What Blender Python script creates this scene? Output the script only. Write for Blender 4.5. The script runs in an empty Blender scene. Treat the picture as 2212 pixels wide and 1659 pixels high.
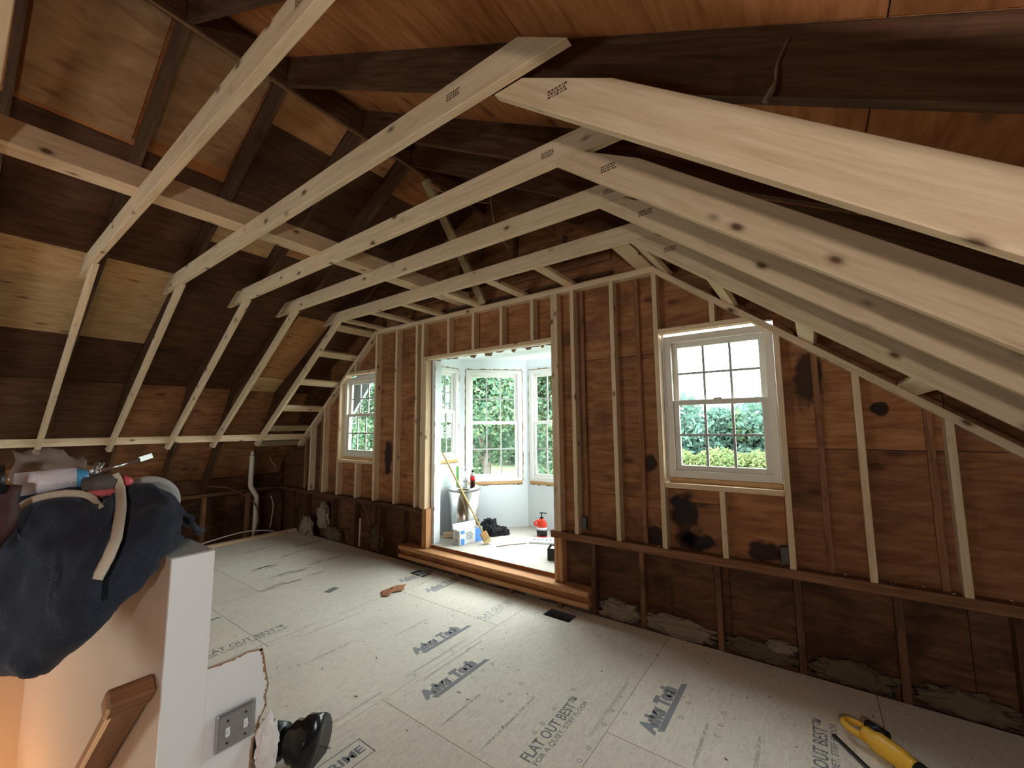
import bpy, bmesh, math, random
import numpy as np
from mathutils import Vector, Matrix, noise as mnoise

C = bpy.context.scene
COL = C.collection
rnd = random.Random(7)

# ------------------------------------------------------------------ camera, sky, exposure
cam_d = bpy.data.cameras.new('camera'); cam = bpy.data.objects.new('camera', cam_d); COL.objects.link(cam)
C.camera = cam
cam_d.sensor_fit = 'HORIZONTAL'; cam_d.sensor_width = 36.0
cam_d.lens = 885.18 * 36.0 / 2212.0
cam_d.clip_start = 0.02; cam_d.clip_end = 400
_yaw, _pitch, _roll = 0.628826416, 0.102817113, -0.00824238948
_f = Vector((-math.sin(_yaw)*math.cos(_pitch), math.cos(_yaw)*math.cos(_pitch), math.sin(_pitch)))
_r = Vector((math.cos(_yaw), math.sin(_yaw), 0)); _u = _r.cross(_f)
_r2 = math.cos(_roll)*_r + math.sin(_roll)*_u; _u2 = -math.sin(_roll)*_r + math.cos(_roll)*_u
cam.matrix_world = Matrix(((_r2.x, _u2.x, -_f.x, 0), (_r2.y, _u2.y, -_f.y, 0), (_r2.z, _u2.z, -_f.z, 1.63), (0, 0, 0, 1)))

SKY = 15.0
w = bpy.data.worlds.new('overcast_sky'); C.world = w; w.use_nodes = True
nt = w.node_tree; bg = nt.nodes['Background']
bg.inputs[0].default_value = (0.93, 0.985, 1.0, 1); bg.inputs[1].default_value = SKY
C.view_settings.view_transform = 'Standard'
try: C.view_settings.look = 'None'
except Exception: pass
C.view_settings.gamma = 1.0; C.view_settings.use_curve_mapping = False
C.view_settings.exposure = 0.68
C.cycles.max_bounces = 12; C.cycles.diffuse_bounces = 7; C.cycles.transparent_max_bounces = 12
C.cycles.caustics_reflective = False; C.cycles.caustics_refractive = False
C.cycles.use_denoising = True
C.cycles.sample_clamp_indirect = 8.0

def portal(name, loc, normal, sx, sy):
    l = bpy.data.lights.new(name, 'AREA'); l.shape = 'RECTANGLE'; l.size = sx; l.size_y = sy
    l.cycles.is_portal = True
    o = bpy.data.objects.new(name, l); COL.objects.link(o); o.location = loc
    o.rotation_euler = Vector(normal).to_track_quat('-Z', 'Y').to_euler()
    return o
def lamp(name, loc, energy, color, radius):
    l = bpy.data.lights.new(name, 'POINT'); l.energy = energy; l.color = color; l.shadow_soft_size = radius
    o = bpy.data.objects.new(name, l); COL.objects.link(o); o.location = loc
    return o
portal('daylight_window_right', (-0.585, 3.60, 1.78), (0, -1, 0), 0.8, 1.2)
portal('daylight_window_left', (-5.275, 3.60, 1.78), (0, -1, 0), 0.8, 1.2)
portal('daylight_bay', (-2.9, 5.02, 1.65), (0, -1, 0), 0.75, 1.7)
portal('daylight_bay_left', (-3.70, 4.66, 1.65), (0.7, -0.72, 0), 0.8, 1.7)
portal('daylight_bay_right', (-2.10, 4.66, 1.65), (-0.7, -0.72, 0), 0.8, 1.7)
portal('daylight_rear', (-4.1, -2.78, 1.45), (0, 1, 0), 1.1, 1.5)
lamp('added_fill_light', (0.30, -0.50, 1.62), 40, (1.0, 0.95, 0.90), 0.04)  # unseen fill lamp, added to brighten the near rafters on the right
lamp('stairwell_bulb', (-3.6, -0.25, -1.1), 26, (1.0, 0.62, 0.30), 0.06)

# ------------------------------------------------------------------ helpers
def link(o, parent=None):
    COL.objects.link(o)
    if parent is not None: o.parent = parent
    return o
def tag(o, label=None, cat=None, group=None, kind=None):
    if label: o['label'] = label
    if cat: o['category'] = cat
    if group: o['group'] = group
    if kind: o['kind'] = kind
    return o
def empty(name, loc=(0, 0, 0), label=None, cat=None, group=None, kind=None, rz=0.0):
    o = bpy.data.objects.new(name, None); o.empty_display_size = 0.05
    COL.objects.link(o); o.location = loc; o.rotation_euler = (0, 0, rz)
    return tag(o, label, cat, group, kind)
def me_from(name, verts, faces, mat=None, smooth=False):
    m = bpy.data.meshes.new(name); m.from_pydata([tuple(v) for v in verts], [], faces); m.update()
    if mat: m.materials.append(mat)
    if smooth:
        for p in m.polygons: p.use_smooth = True
    return m
def bm_obj(name, bm, mat, parent=None, smooth=False, mw=None):
    m = bpy.data.meshes.new(name); bm.normal_update(); bm.to_mesh(m); bm.free()
    if mat: m.materials.append(mat)
    if smooth:
        for p in m.polygons: p.use_smooth = True
    o = bpy.data.objects.new(name, m)
    if mw is not None: o.matrix_world = mw
    link(o, parent)
    if mw is not None and parent is not None:
        o.matrix_parent_inverse = pw(parent).inverted()
    return o
def pw(p):
    m = p.matrix_basis.copy()
    q = p
    while q.parent is not None:
        m = q.parent.matrix_basis @ q.matrix_parent_inverse @ m if False else q.parent.matrix_basis @ m
        q = q.parent
    return m
def abox(bm, x0, x1, y0, y1, z0, z1):
    vs = [bm.verts.new((x, y, z)) for x in (x0, x1) for y in (y0, y1) for z in (z0, z1)]
    for f in ((0, 1, 3, 2), (4, 6, 7, 5), (0, 4, 5, 1), (2, 3, 7, 6), (0, 2, 6, 4), (1, 5, 7, 3)):
        bm.faces.new([vs[i] for i in f])
    return vs
def bevel(bm, w, seg=1):
    bmesh.ops.recalc_face_normals(bm, faces=bm.faces)
    if w > 0:
        bmesh.ops.bevel(bm, geom=list(bm.edges), offset=w, segments=seg, affect='EDGES', profile=0.5, clamp_overlap=True)
def box(name, x0, x1, y0, y1, z0, z1, mat, parent=None, bev=0.0025, axis=None):
    """axis-aligned box; its local X runs along its longest side so the grain follows it"""
    c = Vector(((x0+x1)/2, (y0+y1)/2, (z0+z1)/2)); d = [abs(x1-x0), abs(y1-y0), abs(z1-z0)]
    ax = d.index(max(d)) if axis is None else axis
    if ax == 0: M = Matrix.Identity(3); s = d
    elif ax == 1: M = Matrix(((0, -1, 0), (1, 0, 0), (0, 0, 1))); s = [d[1], d[0], d[2]]
    else: M = Matrix(((0, 0, -1), (0, 1, 0), (1, 0, 0))); s = [d[2], d[1], d[0]]
    bm = bmesh.new(); abox(bm, -s[0]/2, s[0]/2, -s[1]/2, s[1]/2, -s[2]/2, s[2]/2)
    bevel(bm, bev)
    return bm_obj(name, bm, mat, parent, mw=Matrix.Translation(c) @ M.to_4x4())
def bar(name, p0, p1, wd, ht, mat, parent=None, up=(0, 0, 1), bev=0.0025):
    """bar from p0 to p1 (centre line); wd sideways, ht along up"""
    p0 = Vector(p0); p1 = Vector(p1); x = (p1-p0); L = x.length; x.normalize()
    up = Vector(up); y = up.cross(x).normalized(); z = x.cross(y)
    bm = bmesh.new(); abox(bm, -L/2, L/2, -wd/2, wd/2, -ht/2, ht/2); bevel(bm, bev)
    M = Matrix((x, y, z)).transposed().to_4x4()
    return bm_obj(name, bm, mat, parent, mw=Matrix.Translation((p0+p1)/2) @ M)
def prism(name, pts, y0, y1, mat, parent=None, ang=0.0, bev=0.0025):
    """polygon in world XZ, extruded along Y; local X turned by ang (slope) so the grain follows"""
    cx = sum(p[0] for p in pts)/len(pts); cz = sum(p[1] for p in pts)/len(pts); cy = (y0+y1)/2
    ca, sa = math.cos(ang), math.sin(ang)
    loc = [((x-cx)*ca+(z-cz)*sa, -(x-cx)*sa+(z-cz)*ca) for x, z in pts]
    bm = bmesh.new(); h = (y1-y0)/2
    a = [bm.verts.new((x, -h, z)) for x, z in loc]; b = [bm.verts.new((x, h, z)) for x, z in loc]
    n = len(pts)
    bm.faces.new(a); bm.faces.new(b[::-1])
    for i in range(n): bm.faces.new((a[i], b[i], b[(i+1) % n], a[(i+1) % n]))
    bevel(bm, bev)
    M = Matrix(((ca, 0, -sa), (0, 1, 0), (sa, 0, ca))).to_4x4()
    return bm_obj(name, bm, mat, parent, mw=Matrix.Translation((cx, cy, cz)) @ M)
def clip(poly, a, b, c):
    """keep a*x+b*z<=c"""
    out = []
    for i in range(len(poly)):
        p, q = poly[i], poly[(i+1) % len(poly)]
        dp, dq = a*p[0]+b*p[1]-c, a*q[0]+b*q[1]-c
        if dp <= 0: out.append(p)
        if dp*dq < 0:
            t = dp/(dp-dq); out.append((p[0]+t*(q[0]-p[0]), p[1]+t*(q[1]-p[1])))
    return out
def tube(name, pts, r, mat, parent=None, sides=8, smooth=True, sub=4, caps=True):
    P = [Vector(p) for p in pts]
    if sub > 1 and len(P) > 2:
        Q = []
        for i in range(len(P)-1):
            p0 = P[max(i-1, 0)]; p1 = P[i]; p2 = P[i+1]; p3 = P[min(i+2, len(P)-1)]
            for k in range(sub):
                t = k/sub
                Q.append(0.5*((2*p1)+(p2-p0)*t+(2*p0-5*p1+4*p2-p3)*t*t+(3*p1-p0-3*p2+p3)*t**3))
        Q.append(P[-1]); P = Q
    verts = []; faces = []; prev = None; n = len(P)
    for i, p in enumerate(P):
        t = (P[min(i+1, n-1)]-P[max(i-1, 0)]).normalized()
        if prev is None: prev = t.orthogonal().normalized()
        u = (prev-t*prev.dot(t)).normalized(); prev = u; v = t.cross(u)
        rr = r[min(i*len(r)//n, len(r)-1)] if isinstance(r, (list, tuple)) else r
        for k in range(sides):
            a = 2*math.pi*k/sides; verts.append(p+(u*math.cos(a)+v*math.sin(a))*rr)
    for i in range(n-1):
        for k in range(sides):
            a = i*sides+k; b = i*sides+(k+1) % sides
            faces.append((a, b, b+sides, a+sides))
    if caps:
        faces.append(tuple(range(sides))[::-1]); faces.append(tuple(range((n-1)*sides, n*sides)))
    return link(bpy.data.objects.new(name, me_from(name, verts, faces, mat, smooth)), parent)
def lathe(name, prof, mat, parent=None, loc=(0, 0, 0), n=32, smooth=True, sx=1, sy=1):
    verts = []; faces = []
    for r, z in prof:
        for k in range(n):
            a = 2*math.pi*k/n; verts.append((loc[0]+r*math.cos(a)*sx, loc[1]+r*math.sin(a)*sy, loc[2]+z))
    for i in range(len(prof)-1):
        for k in range(n):
            a = i*n+k; b = i*n+(k+1) % n; faces.append((a, b, b+n, a+n))
    faces.append(tuple(range(n))[::-1]); faces.append(tuple(range((len(prof)-1)*n, len(prof)*n)))
    m = me_from(name, verts, faces, mat, smooth)
    o = link(bpy.data.objects.new(name, m), parent)
    return o
def blob(name, loc, size, mat, parent=None, seed=0, amp=0.35, freq=2.2, sub=3, flat=None):
    bm = bmesh.new(); bmesh.ops.create_icosphere(bm, subdivisions=sub, radius=1.0)
    off = Vector((seed*3.1, seed*1.7, seed*5.3))
    for v in bm.verts:
        n = mnoise.fractal(v.co*freq+off, 0.9, 2.1, 4)
        co = v.co*(1+amp*n)
        if flat is not None and co.z < flat: co.z = flat
        v.co = Vector((co.x*size[0], co.y*size[1], co.z*size[2]))+Vector(loc)
    return bm_obj(name, bm, mat, parent, smooth=True)

# ------------------------------------------------------------------ materials
def new_mat(name):
    m = bpy.data.materials.new(name); m.use_nodes = True
    return m, m.node_tree, m.node_tree.nodes['Principled BSDF']
def N(nt, t, **kw):
    n = nt.nodes.new(t)
    for k, v in kw.items(): setattr(n, k, v)
    return n
def plain(name, col, rough=0.6, metal=0.0, spec=0.3):
    m, nt, b = new_mat(name)
    b.inputs['Base Color'].default_value = (*col, 1); b.inputs['Roughness'].default_value = rough
    b.inputs['Metallic'].default_value = metal; b.inputs['Specular IOR Level'].default_value = spec
    return m
def ramp(nt, fac, stops):
    r = N(nt, 'ShaderNodeValToRGB'); e = r.color_ramp.elements
    e[0].position = stops[0][0]; e[0].color = (*stops[0][1], 1)
    e[1].position = stops[-1][0]; e[1].color = (*stops[-1][1], 1)
    for p, c in stops[1:-1]:
        x = e.new(p); x.color = (*c, 1)
    nt.links.new(fac, r.inputs[0]); return r.outputs[0]
def mix(nt, fac, a, b, mode='MIX'):
    x = N(nt, 'ShaderNodeMix'); x.data_type = 'RGBA'; x.blend_type = mode
    if isinstance(fac, (int, float)): x.inputs[0].default_value = fac
    else: nt.links.new(fac, x.inputs[0])
    for i, v in ((6, a), (7, b)):
        if isinstance(v, tuple): x.inputs[i].default_value = (*v, 1)
        else: nt.links.new(v, x.inputs[i])
    return x.outputs[2]
def coords(nt, scale, jitter=True):
    tc = N(nt, 'ShaderNodeTexCoord'); mp = N(nt, 'ShaderNodeMapping'); mp.inputs['Scale'].default_value = scale
    if jitter:
        oi = N(nt, 'ShaderNodeObjectInfo'); mul = N(nt, 'ShaderNodeVectorMath', operation='SCALE')
        cx = N(nt, 'ShaderNodeCombineXYZ')
        for i in range(3): nt.links.new(oi.outputs['Random'], cx.inputs[i])
        nt.links.new(cx.outputs[0], mul.inputs[0]); mul.inputs[3].default_value = 37.0
        ad = N(nt, 'ShaderNodeVectorMath', operation='ADD')
        nt.links.new(tc.outputs['Object'], ad.inputs[0]); nt.links.new(mul.outputs[0], ad.inputs[1])
        nt.links.new(ad.outputs[0], mp.inputs[0])
    else:
        nt.links.new(tc.outputs['Object'], mp.inputs[0])
    return mp.outputs[0]
def noise(nt, vec, scale, detail=4, rough=0.6, dist=0.0):
    n = N(nt, 'ShaderNodeTexNoise'); n.inputs['Scale'].default_value = scale; n.inputs['Detail'].default_value = detail
    n.inputs['Roughness'].default_value = rough; n.inputs['Distortion'].default_value = dist
    nt.links.new(vec, n.inputs['Vector']); return n.outputs['Fac']
def vary(nt, col, lo, hi):
    oi = N(nt, 'ShaderNodeObjectInfo'); mr = N(nt, 'ShaderNodeMapRange')
    mr.inputs[3].default_value = lo; mr.inputs[4].default_value = hi
    nt.links.new(oi.outputs['Random'], mr.inputs[0])
    hs = N(nt, 'ShaderNodeHueSaturation'); nt.links.new(mr.outputs[0], hs.inputs['Value']); nt.links.new(col, hs.inputs['Color'])
    return hs.outputs[0]
def wood(name, dark, mid, light, knot, stretch=(0.9, 14, 14), knots=0.5, var=(0.85, 1.1), rough=0.75, stain=None, bump=0.15, kscale=(1.7, 9, 9)):
    m, nt, b = new_mat(name)
    v = coords(nt, stretch); g = noise(nt, v, 3.2, 6, 0.62, 0.6)
    col = ramp(nt, g, [(0.28, dark), (0.5, mid), (0.72, light)])
    if knots:
        vo = N(nt, 'ShaderNodeTexVoronoi'); vo.inputs['Scale'].default_value = 1.0; vo.inputs['Randomness'].default_value = 1.0
        nt.links.new(coords(nt, kscale), vo.inputs['Vector'])
        kf = ramp(nt, vo.outputs['Distance'], [(0.07, (1, 1, 1)), (0.14, (0.3, 0.3, 0.3)), (0.22, (0, 0, 0))])
        kk = N(nt, 'ShaderNodeMath', operation='MULTIPLY'); nt.links.new(kf, kk.inputs[0]); kk.inputs[1].default_value = knots
        col = mix(nt, kk.outputs[0], col, knot)
    if stain:
        s = noise(nt, coords(nt, (1, 1, 1)), stain[1], 5, 0.65, 0.4)
        sf = ramp(nt, s, [(stain[2], (0, 0, 0)), (stain[2]+0.22, (1, 1, 1))])
        col = mix(nt, sf, col, stain[0])
    col = vary(nt, col, *var)
    nt.links.new(col, b.inputs['Base Color']); b.inputs['Roughness'].default_value = rough
    b.inputs['Specular IOR Level'].default_value = 0.2
    if bump:
        bp = N(nt, 'ShaderNodeBump'); bp.inputs['Strength'].default_value = bump; bp.inputs['Distance'].default_value = 0.004
        nt.links.new(g, bp.inputs['Height']); nt.links.new(bp.outputs[0], b.inputs['Normal'])
    return m
M = {}
M['lumber'] = wood('new_spruce_lumber', (0.52, 0.37, 0.225), (0.64, 0.475, 0.305), (0.73, 0.57, 0.39), (0.10, 0.045, 0.02), knots=0.95, var=(0.92, 1.05), kscale=(4.6, 8.5, 8.5))
M['old'] = wood('old_dark_lumber', (0.055, 0.026, 0.013), (0.10, 0.048, 0.024), (0.17, 0.085, 0.045), (0.03, 0.014, 0.008), var=(0.75, 1.15), stain=((0.03, 0.017, 0.012), 2.2, 0.55))
M['oldmid'] = wood('old_brown_lumber', (0.14, 0.06, 0.028), (0.24, 0.11, 0.05), (0.34, 0.17, 0.085), (0.05, 0.02, 0.01), var=(0.8, 1.15), stain=((0.05, 0.025, 0.015), 2.5, 0.56))
M['olds'] = wood('old_stud_lumber', (0.09, 0.042, 0.021), (0.16, 0.078, 0.04), (0.24, 0.125, 0.07), (0.04, 0.016, 0.01), var=(0.8, 1.15), stain=((0.05, 0.025, 0.015), 3.5, 0.52))
M['sill'] = wood('orange_sill_lumber', (0.40, 0.18, 0.075), (0.52, 0.26, 0.12), (0.62, 0.34, 0.17), (0.14, 0.05, 0.02), var=(0.9, 1.1), stain=((0.22, 0.09, 0.04), 3.0, 0.62))
M['silldark'] = wood('sill_dark_core', (0.20, 0.075, 0.025), (0.28, 0.11, 0.04), (0.36, 0.15, 0.06), (0.08, 0.03, 0.012), stain=((0.10, 0.04, 0.018), 2.0, 0.55))
M['ply_wall'] = wood('old_wall_plywood', (0.17, 0.066, 0.027), (0.30, 0.13, 0.053), (0.42, 0.20, 0.088), (0.06, 0.02, 0.01), stretch=(1.2, 7, 7), kscale=(2.3, 4.5, 4.5), knots=0.7, var=(0.8, 1.15), stain=((0.085, 0.033, 0.017), 1.5, 0.53), bump=0.1)
M['ply_low'] = wood('darker_low_plywood', (0.06, 0.025, 0.013), (0.13, 0.055, 0.026), (0.21, 0.095, 0.045), (0.03, 0.012, 0.008), stretch=(1.2, 7, 7), kscale=(2.3, 4.5, 4.5), knots=0.6, var=(0.75, 1.2), stain=((0.03, 0.016, 0.012), 1.8, 0.5), bump=0.1)  # darker plywood tone for the sheets below the ledge and the left eave
M['ply_brown'] = wood('brown_roof_plywood', (0.20, 0.10, 0.045), (0.30, 0.165, 0.078), (0.38, 0.22, 0.11), (0.08, 0.03, 0.015), stretch=(1.2, 4, 4), kscale=(2.3, 4.5, 4.5), knots=0.5, var=(0.92, 1.08), bump=0.06)
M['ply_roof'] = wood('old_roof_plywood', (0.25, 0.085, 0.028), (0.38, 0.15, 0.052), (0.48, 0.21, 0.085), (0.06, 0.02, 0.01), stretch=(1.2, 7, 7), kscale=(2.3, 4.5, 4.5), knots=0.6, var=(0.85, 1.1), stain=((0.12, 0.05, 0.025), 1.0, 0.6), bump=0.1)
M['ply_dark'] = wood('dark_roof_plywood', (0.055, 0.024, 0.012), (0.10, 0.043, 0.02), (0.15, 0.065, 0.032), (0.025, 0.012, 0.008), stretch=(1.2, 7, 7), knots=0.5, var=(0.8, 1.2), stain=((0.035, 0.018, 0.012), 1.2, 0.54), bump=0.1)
M['ply_new'] = wood('pale_patch_plywood', (0.40, 0.22, 0.095), (0.55, 0.34, 0.16), (0.64, 0.43, 0.22), (0.16, 0.07, 0.03), stretch=(1.5, 9, 9), kscale=(3, 8, 8), knots=0.7, var=(0.92, 1.08))
M['ply_amber'] = wood('amber_patch_plywood', (0.34, 0.15, 0.055), (0.46, 0.22, 0.09), (0.55, 0.30, 0.14), (0.12, 0.045, 0.02), stretch=(1.5, 9, 9), kscale=(3, 8, 8), knots=0.7, var=(0.92, 1.08))
M['trimwood'] = wood('raw_window_wood', (0.45, 0.25, 0.10), (0.58, 0.35, 0.16), (0.66, 0.44, 0.23), (0.2, 0.09, 0.03), knots=0.3)
M['rail'] = wood('stained_handrail_wood', (0.20, 0.09, 0.045), (0.28, 0.135, 0.07), (0.36, 0.19, 0.105), (0.1, 0.04, 0.02), knots=0.2, rough=0.45)
M['hanger'] = wood('weathered_greenish_lumber', (0.26, 0.20, 0.10), (0.36, 0.28, 0.15), (0.45, 0.36, 0.2), (0.1, 0.06, 0.03), knots=0.3)
M['white'] = plain('white_wall_paint', (0.78, 0.84, 0.87), 0.7)
M['beige'] = plain('beige_wall_paint', (0.55, 0.43, 0.33), 0.75)
M['cap'] = plain('grey_wall_cap', (0.42, 0.43, 0.43), 0.7)
M['vinyl'] = plain('white_vinyl', (0.80, 0.80, 0.77), 0.35)
M['vinyl_old'] = plain('dusty_window_vinyl', (0.66, 0.62, 0.54), 0.5)
M['grille'] = plain('window_grille_grey', (0.40, 0.40, 0.38), 0.5)
M['torn'] = plain('torn_drywall_paper', (0.33, 0.21, 0.12), 0.95)
M['gyp'] = plain('broken_gypsum', (0.62, 0.60, 0.54), 0.95)
M['gap'] = plain('joint_shadow_gap', (0.05, 0.035, 0.02), 0.95)
M['ink'] = plain('printed_ink', (0.20, 0.21, 0.23), 0.85)
M['inkfaint'] = plain('faded_printed_ink', (0.36, 0.36, 0.36), 0.85)
M['stamp'] = plain('stamp_ink', (0.10, 0.05, 0.03), 0.85)
M['steel'] = plain('brushed_steel', (0.62, 0.60, 0.58), 0.22, 1.0)
M['galv'] = plain('galvanised_steel', (0.42, 0.44, 0.47), 0.35, 0.9)
M['dullgalv'] = plain('rusty_box_metal', (0.10, 0.09, 0.08), 0.6, 0.5)
M['logo'] = plain('logo_ink', (0.25, 0.26, 0.28), 0.85)
M['black'] = plain('black_plastic', (0.012, 0.012, 0.013), 0.35)
M['blackcloth'] = plain('black_cloth', (0.012, 0.012, 0.014), 0.95)
M['pvc'] = plain('cream_pipe', (0.62, 0.55, 0.43), 0.5)
M['cable'] = plain('white_cable', (0.58, 0.52, 0.45), 0.5)
M['darkcable'] = plain('brown_cable', (0.13, 0.06, 0.04), 0.6)
M['copper'] = plain('bare_wire', (0.45, 0.25, 0.12), 0.4, 0.6)
M['insul'] = plain('dusty_insulation', (0.25, 0.20, 0.14), 1.0)
M['paper_face'] = plain('brown_paper_facing', (0.16, 0.10, 0.06), 0.9)
M['insul_dark'] = plain('grimy_insulation', (0.13, 0.095, 0.06), 1.0)
M['dark'] = plain('dark_cavity', (0.02, 0.012, 0.008), 1.0)
M['box_white'] = plain('white_cardboard', (0.78, 0.80, 0.82), 0.7)
M['blue'] = plain('blue_print', (0.10, 0.30, 0.75), 0.6)
M['green'] = plain('green_print', (0.10, 0.38, 0.04), 0.5)
M['red'] = plain('red_plastic', (0.72, 0.05, 0.025), 0.35)
M['cola'] = plain('dark_cola', (0.035, 0.008, 0.005), 0.15)
M['redlabel'] = plain('red_bottle_label', (0.60, 0.02, 0.02), 0.4)
M['yellow'] = plain('yellow_tool_plastic', (0.75, 0.42, 0.04), 0.4)
M['leaf_paper'] = plain('brown_scrap_paper', (0.34, 0.15, 0.08), 0.9)
M['grey_scrap'] = plain('grey_scrap', (0.2, 0.2, 0.21), 0.7)
M['binding'] = plain('cream_binding', (0.50, 0.44, 0.35), 0.95)
M['bristle'] = plain('straw_bristle', (0.62, 0.50, 0.25), 0.9)
M['stick'] = plain('yellow_broom_stick', (0.62, 0.44, 0.16), 0.5)
M['roofing'] = plain('roof_felt', (0.06, 0.06, 0.065), 0.95)
M['siding'] = plain('grey_blue_siding', (0.32, 0.38, 0.42), 0.8)
M['bluepad'] = plain('light_blue_tip', (0.07, 0.33, 0.60), 0.4)
M['redtool'] = plain('dusty_red_grip', (0.42, 0.09, 0.09), 0.6)
M['tubewhite'] = plain('pale_tube_label', (0.66, 0.66, 0.72), 0.35)

def glass_mat():
    m = bpy.data.materials.new('window_glass'); m.use_nodes = True; nt = m.node_tree
    for n in list(nt.nodes): nt.nodes.remove(n)
    out = N(nt, 'ShaderNodeOutputMaterial'); tr = N(nt, 'ShaderNodeBsdfTransparent'); gl = N(nt, 'ShaderNodeBsdfGlossy')
    tr.inputs[0].default_value = (0.93, 0.97, 0.95, 1); gl.inputs['Roughness'].default_value = 0.02
    fr = N(nt, 'ShaderNodeFresnel'); fr.inputs[0].default_value = 1.45
    mx = N(nt, 'ShaderNodeMixShader'); nt.links.new(fr.outputs[0], mx.inputs[0]); nt.links.new(tr.outputs[0], mx.inputs[1]); nt.links.new(gl.outputs[0], mx.inputs[2])
    nt.links.new(mx.outputs[0], out.inputs[0]); return m
M['glass'] = glass_mat()
def film_mat(name, col, alpha):
    m, nt, b = new_mat(name); b.inputs['Base Color'].default_value = (*col, 1); b.inputs['Roughness'].default_value = 0.12
    b.inputs['Alpha'].default_value = alpha; return m
M['film'] = film_mat('clear_plastic_film', (0.34, 0.30, 0.26), 0.5)
M['bottle'] = film_mat('clear_bottle_plastic', (0.8, 0.86, 0.88), 0.55)
def blanket_mat():
    m, nt, b = new_mat('navy_quilted_fabric')
    n = noise(nt, coords(nt, (1, 1, 1), False), 220, 3, 0.7); col = ramp(nt, n, [(0.3, (0.016, 0.020, 0.032)), (0.7, (0.034, 0.041, 0.062))])
    nt.links.new(col, b.inputs['Base Color']); b.inputs['Roughness'].default_value = 0.95
    b.inputs['Specular IOR Level'].default_value = 0.1; b.inputs['Sheen Weight'].default_value = 0.06; b.inputs['Sheen Roughness'].default_value = 0.5
    bp = N(nt, 'ShaderNodeBump'); bp.inputs['Strength'].default_value = 0.5; bp.inputs['Distance'].default_value = 0.003
    nt.links.new(noise(nt, coords(nt, (1, 1, 1), False), 90, 3, 0.6), bp.inputs['Height']); nt.links.new(bp.outputs[0], b.inputs['Normal'])
    return m
M['blanket'] = blanket_mat()
def osb_mat(name, base, var=(0.95, 1.04)):
    m, nt, b = new_mat(name)
    v = coords(nt, (1.0, 1.0, 1.0)); lo = tuple(c*0.86 for c in base); hi = tuple(min(1, c*1.10) for c in base)
    v2 = coords(nt, (9, 26, 9)); fl = noise(nt, v2, 2.2, 4, 0.65, 1.2)
    col = ramp(nt, fl, [(0.33, lo), (0.5, base), (0.68, hi)])
    sp = noise(nt, coords(nt, (20, 60, 20)), 1.6, 2, 0.5, 0.5)
    col = mix(nt, ramp(nt, sp, [(0.68, (0, 0, 0)), (0.76, (1, 1, 1))]), col, tuple(c*0.55 for c in base))
    st = noise(nt, v, 1.3, 5, 0.6, 0.3)
    col = mix(nt, ramp(nt, st, [(0.55, (0, 0, 0)), (0.8, (0.5, 0.5, 0.5))]), col, tuple(c*0.72 for c in base))
    col = vary(nt, col, *var)
    nt.links.new(col, b.inputs['Base Color']); b.inputs['Roughness'].default_value = 0.62; b.inputs['Specular IOR Level'].default_value = 0.3
    bp = N(nt, 'ShaderNodeBump'); bp.inputs['Strength'].default_value = 0.12; bp.inputs['Distance'].default_value = 0.002
    nt.links.new(fl, bp.inputs['Height']); nt.links.new(bp.outputs[0], b.inputs['Normal'])
    return m
M['osb'] = osb_mat('subfloor_strand_board', (0.69, 0.64, 0.55))
M['bayfloor'] = osb_mat('bay_subfloor_board', (0.50, 0.46, 0.40))
def leaf_mat(name, c1, c2, c3):
    m = bpy.data.materials.new(name); m.use_nodes = True; nt = m.node_tree
    for n in list(nt.nodes): nt.nodes.remove(n)
    out = N(nt, 'ShaderNodeOutputMaterial'); d = N(nt, 'ShaderNodeBsdfDiffuse'); t = N(nt, 'ShaderNodeBsdfTranslucent'); mx = N(nt, 'ShaderNodeMixShader')
    g = N(nt, 'ShaderNodeNewGeometry'); col = ramp(nt, g.outputs['Random Per Island'], [(0.0, c1), (0.5, c2), (1.0, c3)])
    nt.links.new(col, d.inputs[0]); nt.links.new(col, t.inputs[0]); mx.inputs[0].default_value = 0.45
    nt.links.new(d.outputs[0], mx.inputs[1]); nt.links.new(t.outputs[0], mx.inputs[2]); nt.links.new(mx.outputs[0], out.inputs[0]); return m
M['leaf_green'] = leaf_mat('maple_leaf_green', (0.045, 0.095, 0.058), (0.085, 0.150, 0.095), (0.140, 0.190, 0.100))
M['leaf_teal'] = leaf_mat('distant_leaf_green', (0.060, 0.120, 0.095), (0.085, 0.155, 0.125), (0.12, 0.180, 0.140))
M['leaf_yellow'] = leaf_mat('yellowing_leaf', (0.080, 0.130, 0.050), (0.120, 0.160, 0.065), (0.160, 0.165, 0.075))
M['bark'] = plain('grey_bark', (0.12, 0.10, 0.085), 0.9)
def lawn_mat():
    m, nt, b = new_mat('yellow_green_lawn'); n = noise(nt, coords(nt, (1, 1, 1), False), 0.5, 6, 0.7)  # yellow-green grass tone with random variation
    nt.links.new(ramp(nt, n, [(0.3, (0.026, 0.042, 0.011)), (0.7, (0.040, 0.052, 0.015))]), b.inputs['Base Color']); b.inputs['Roughness'].default_value = 1.0
    return m
M['lawn'] = lawn_mat()

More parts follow.
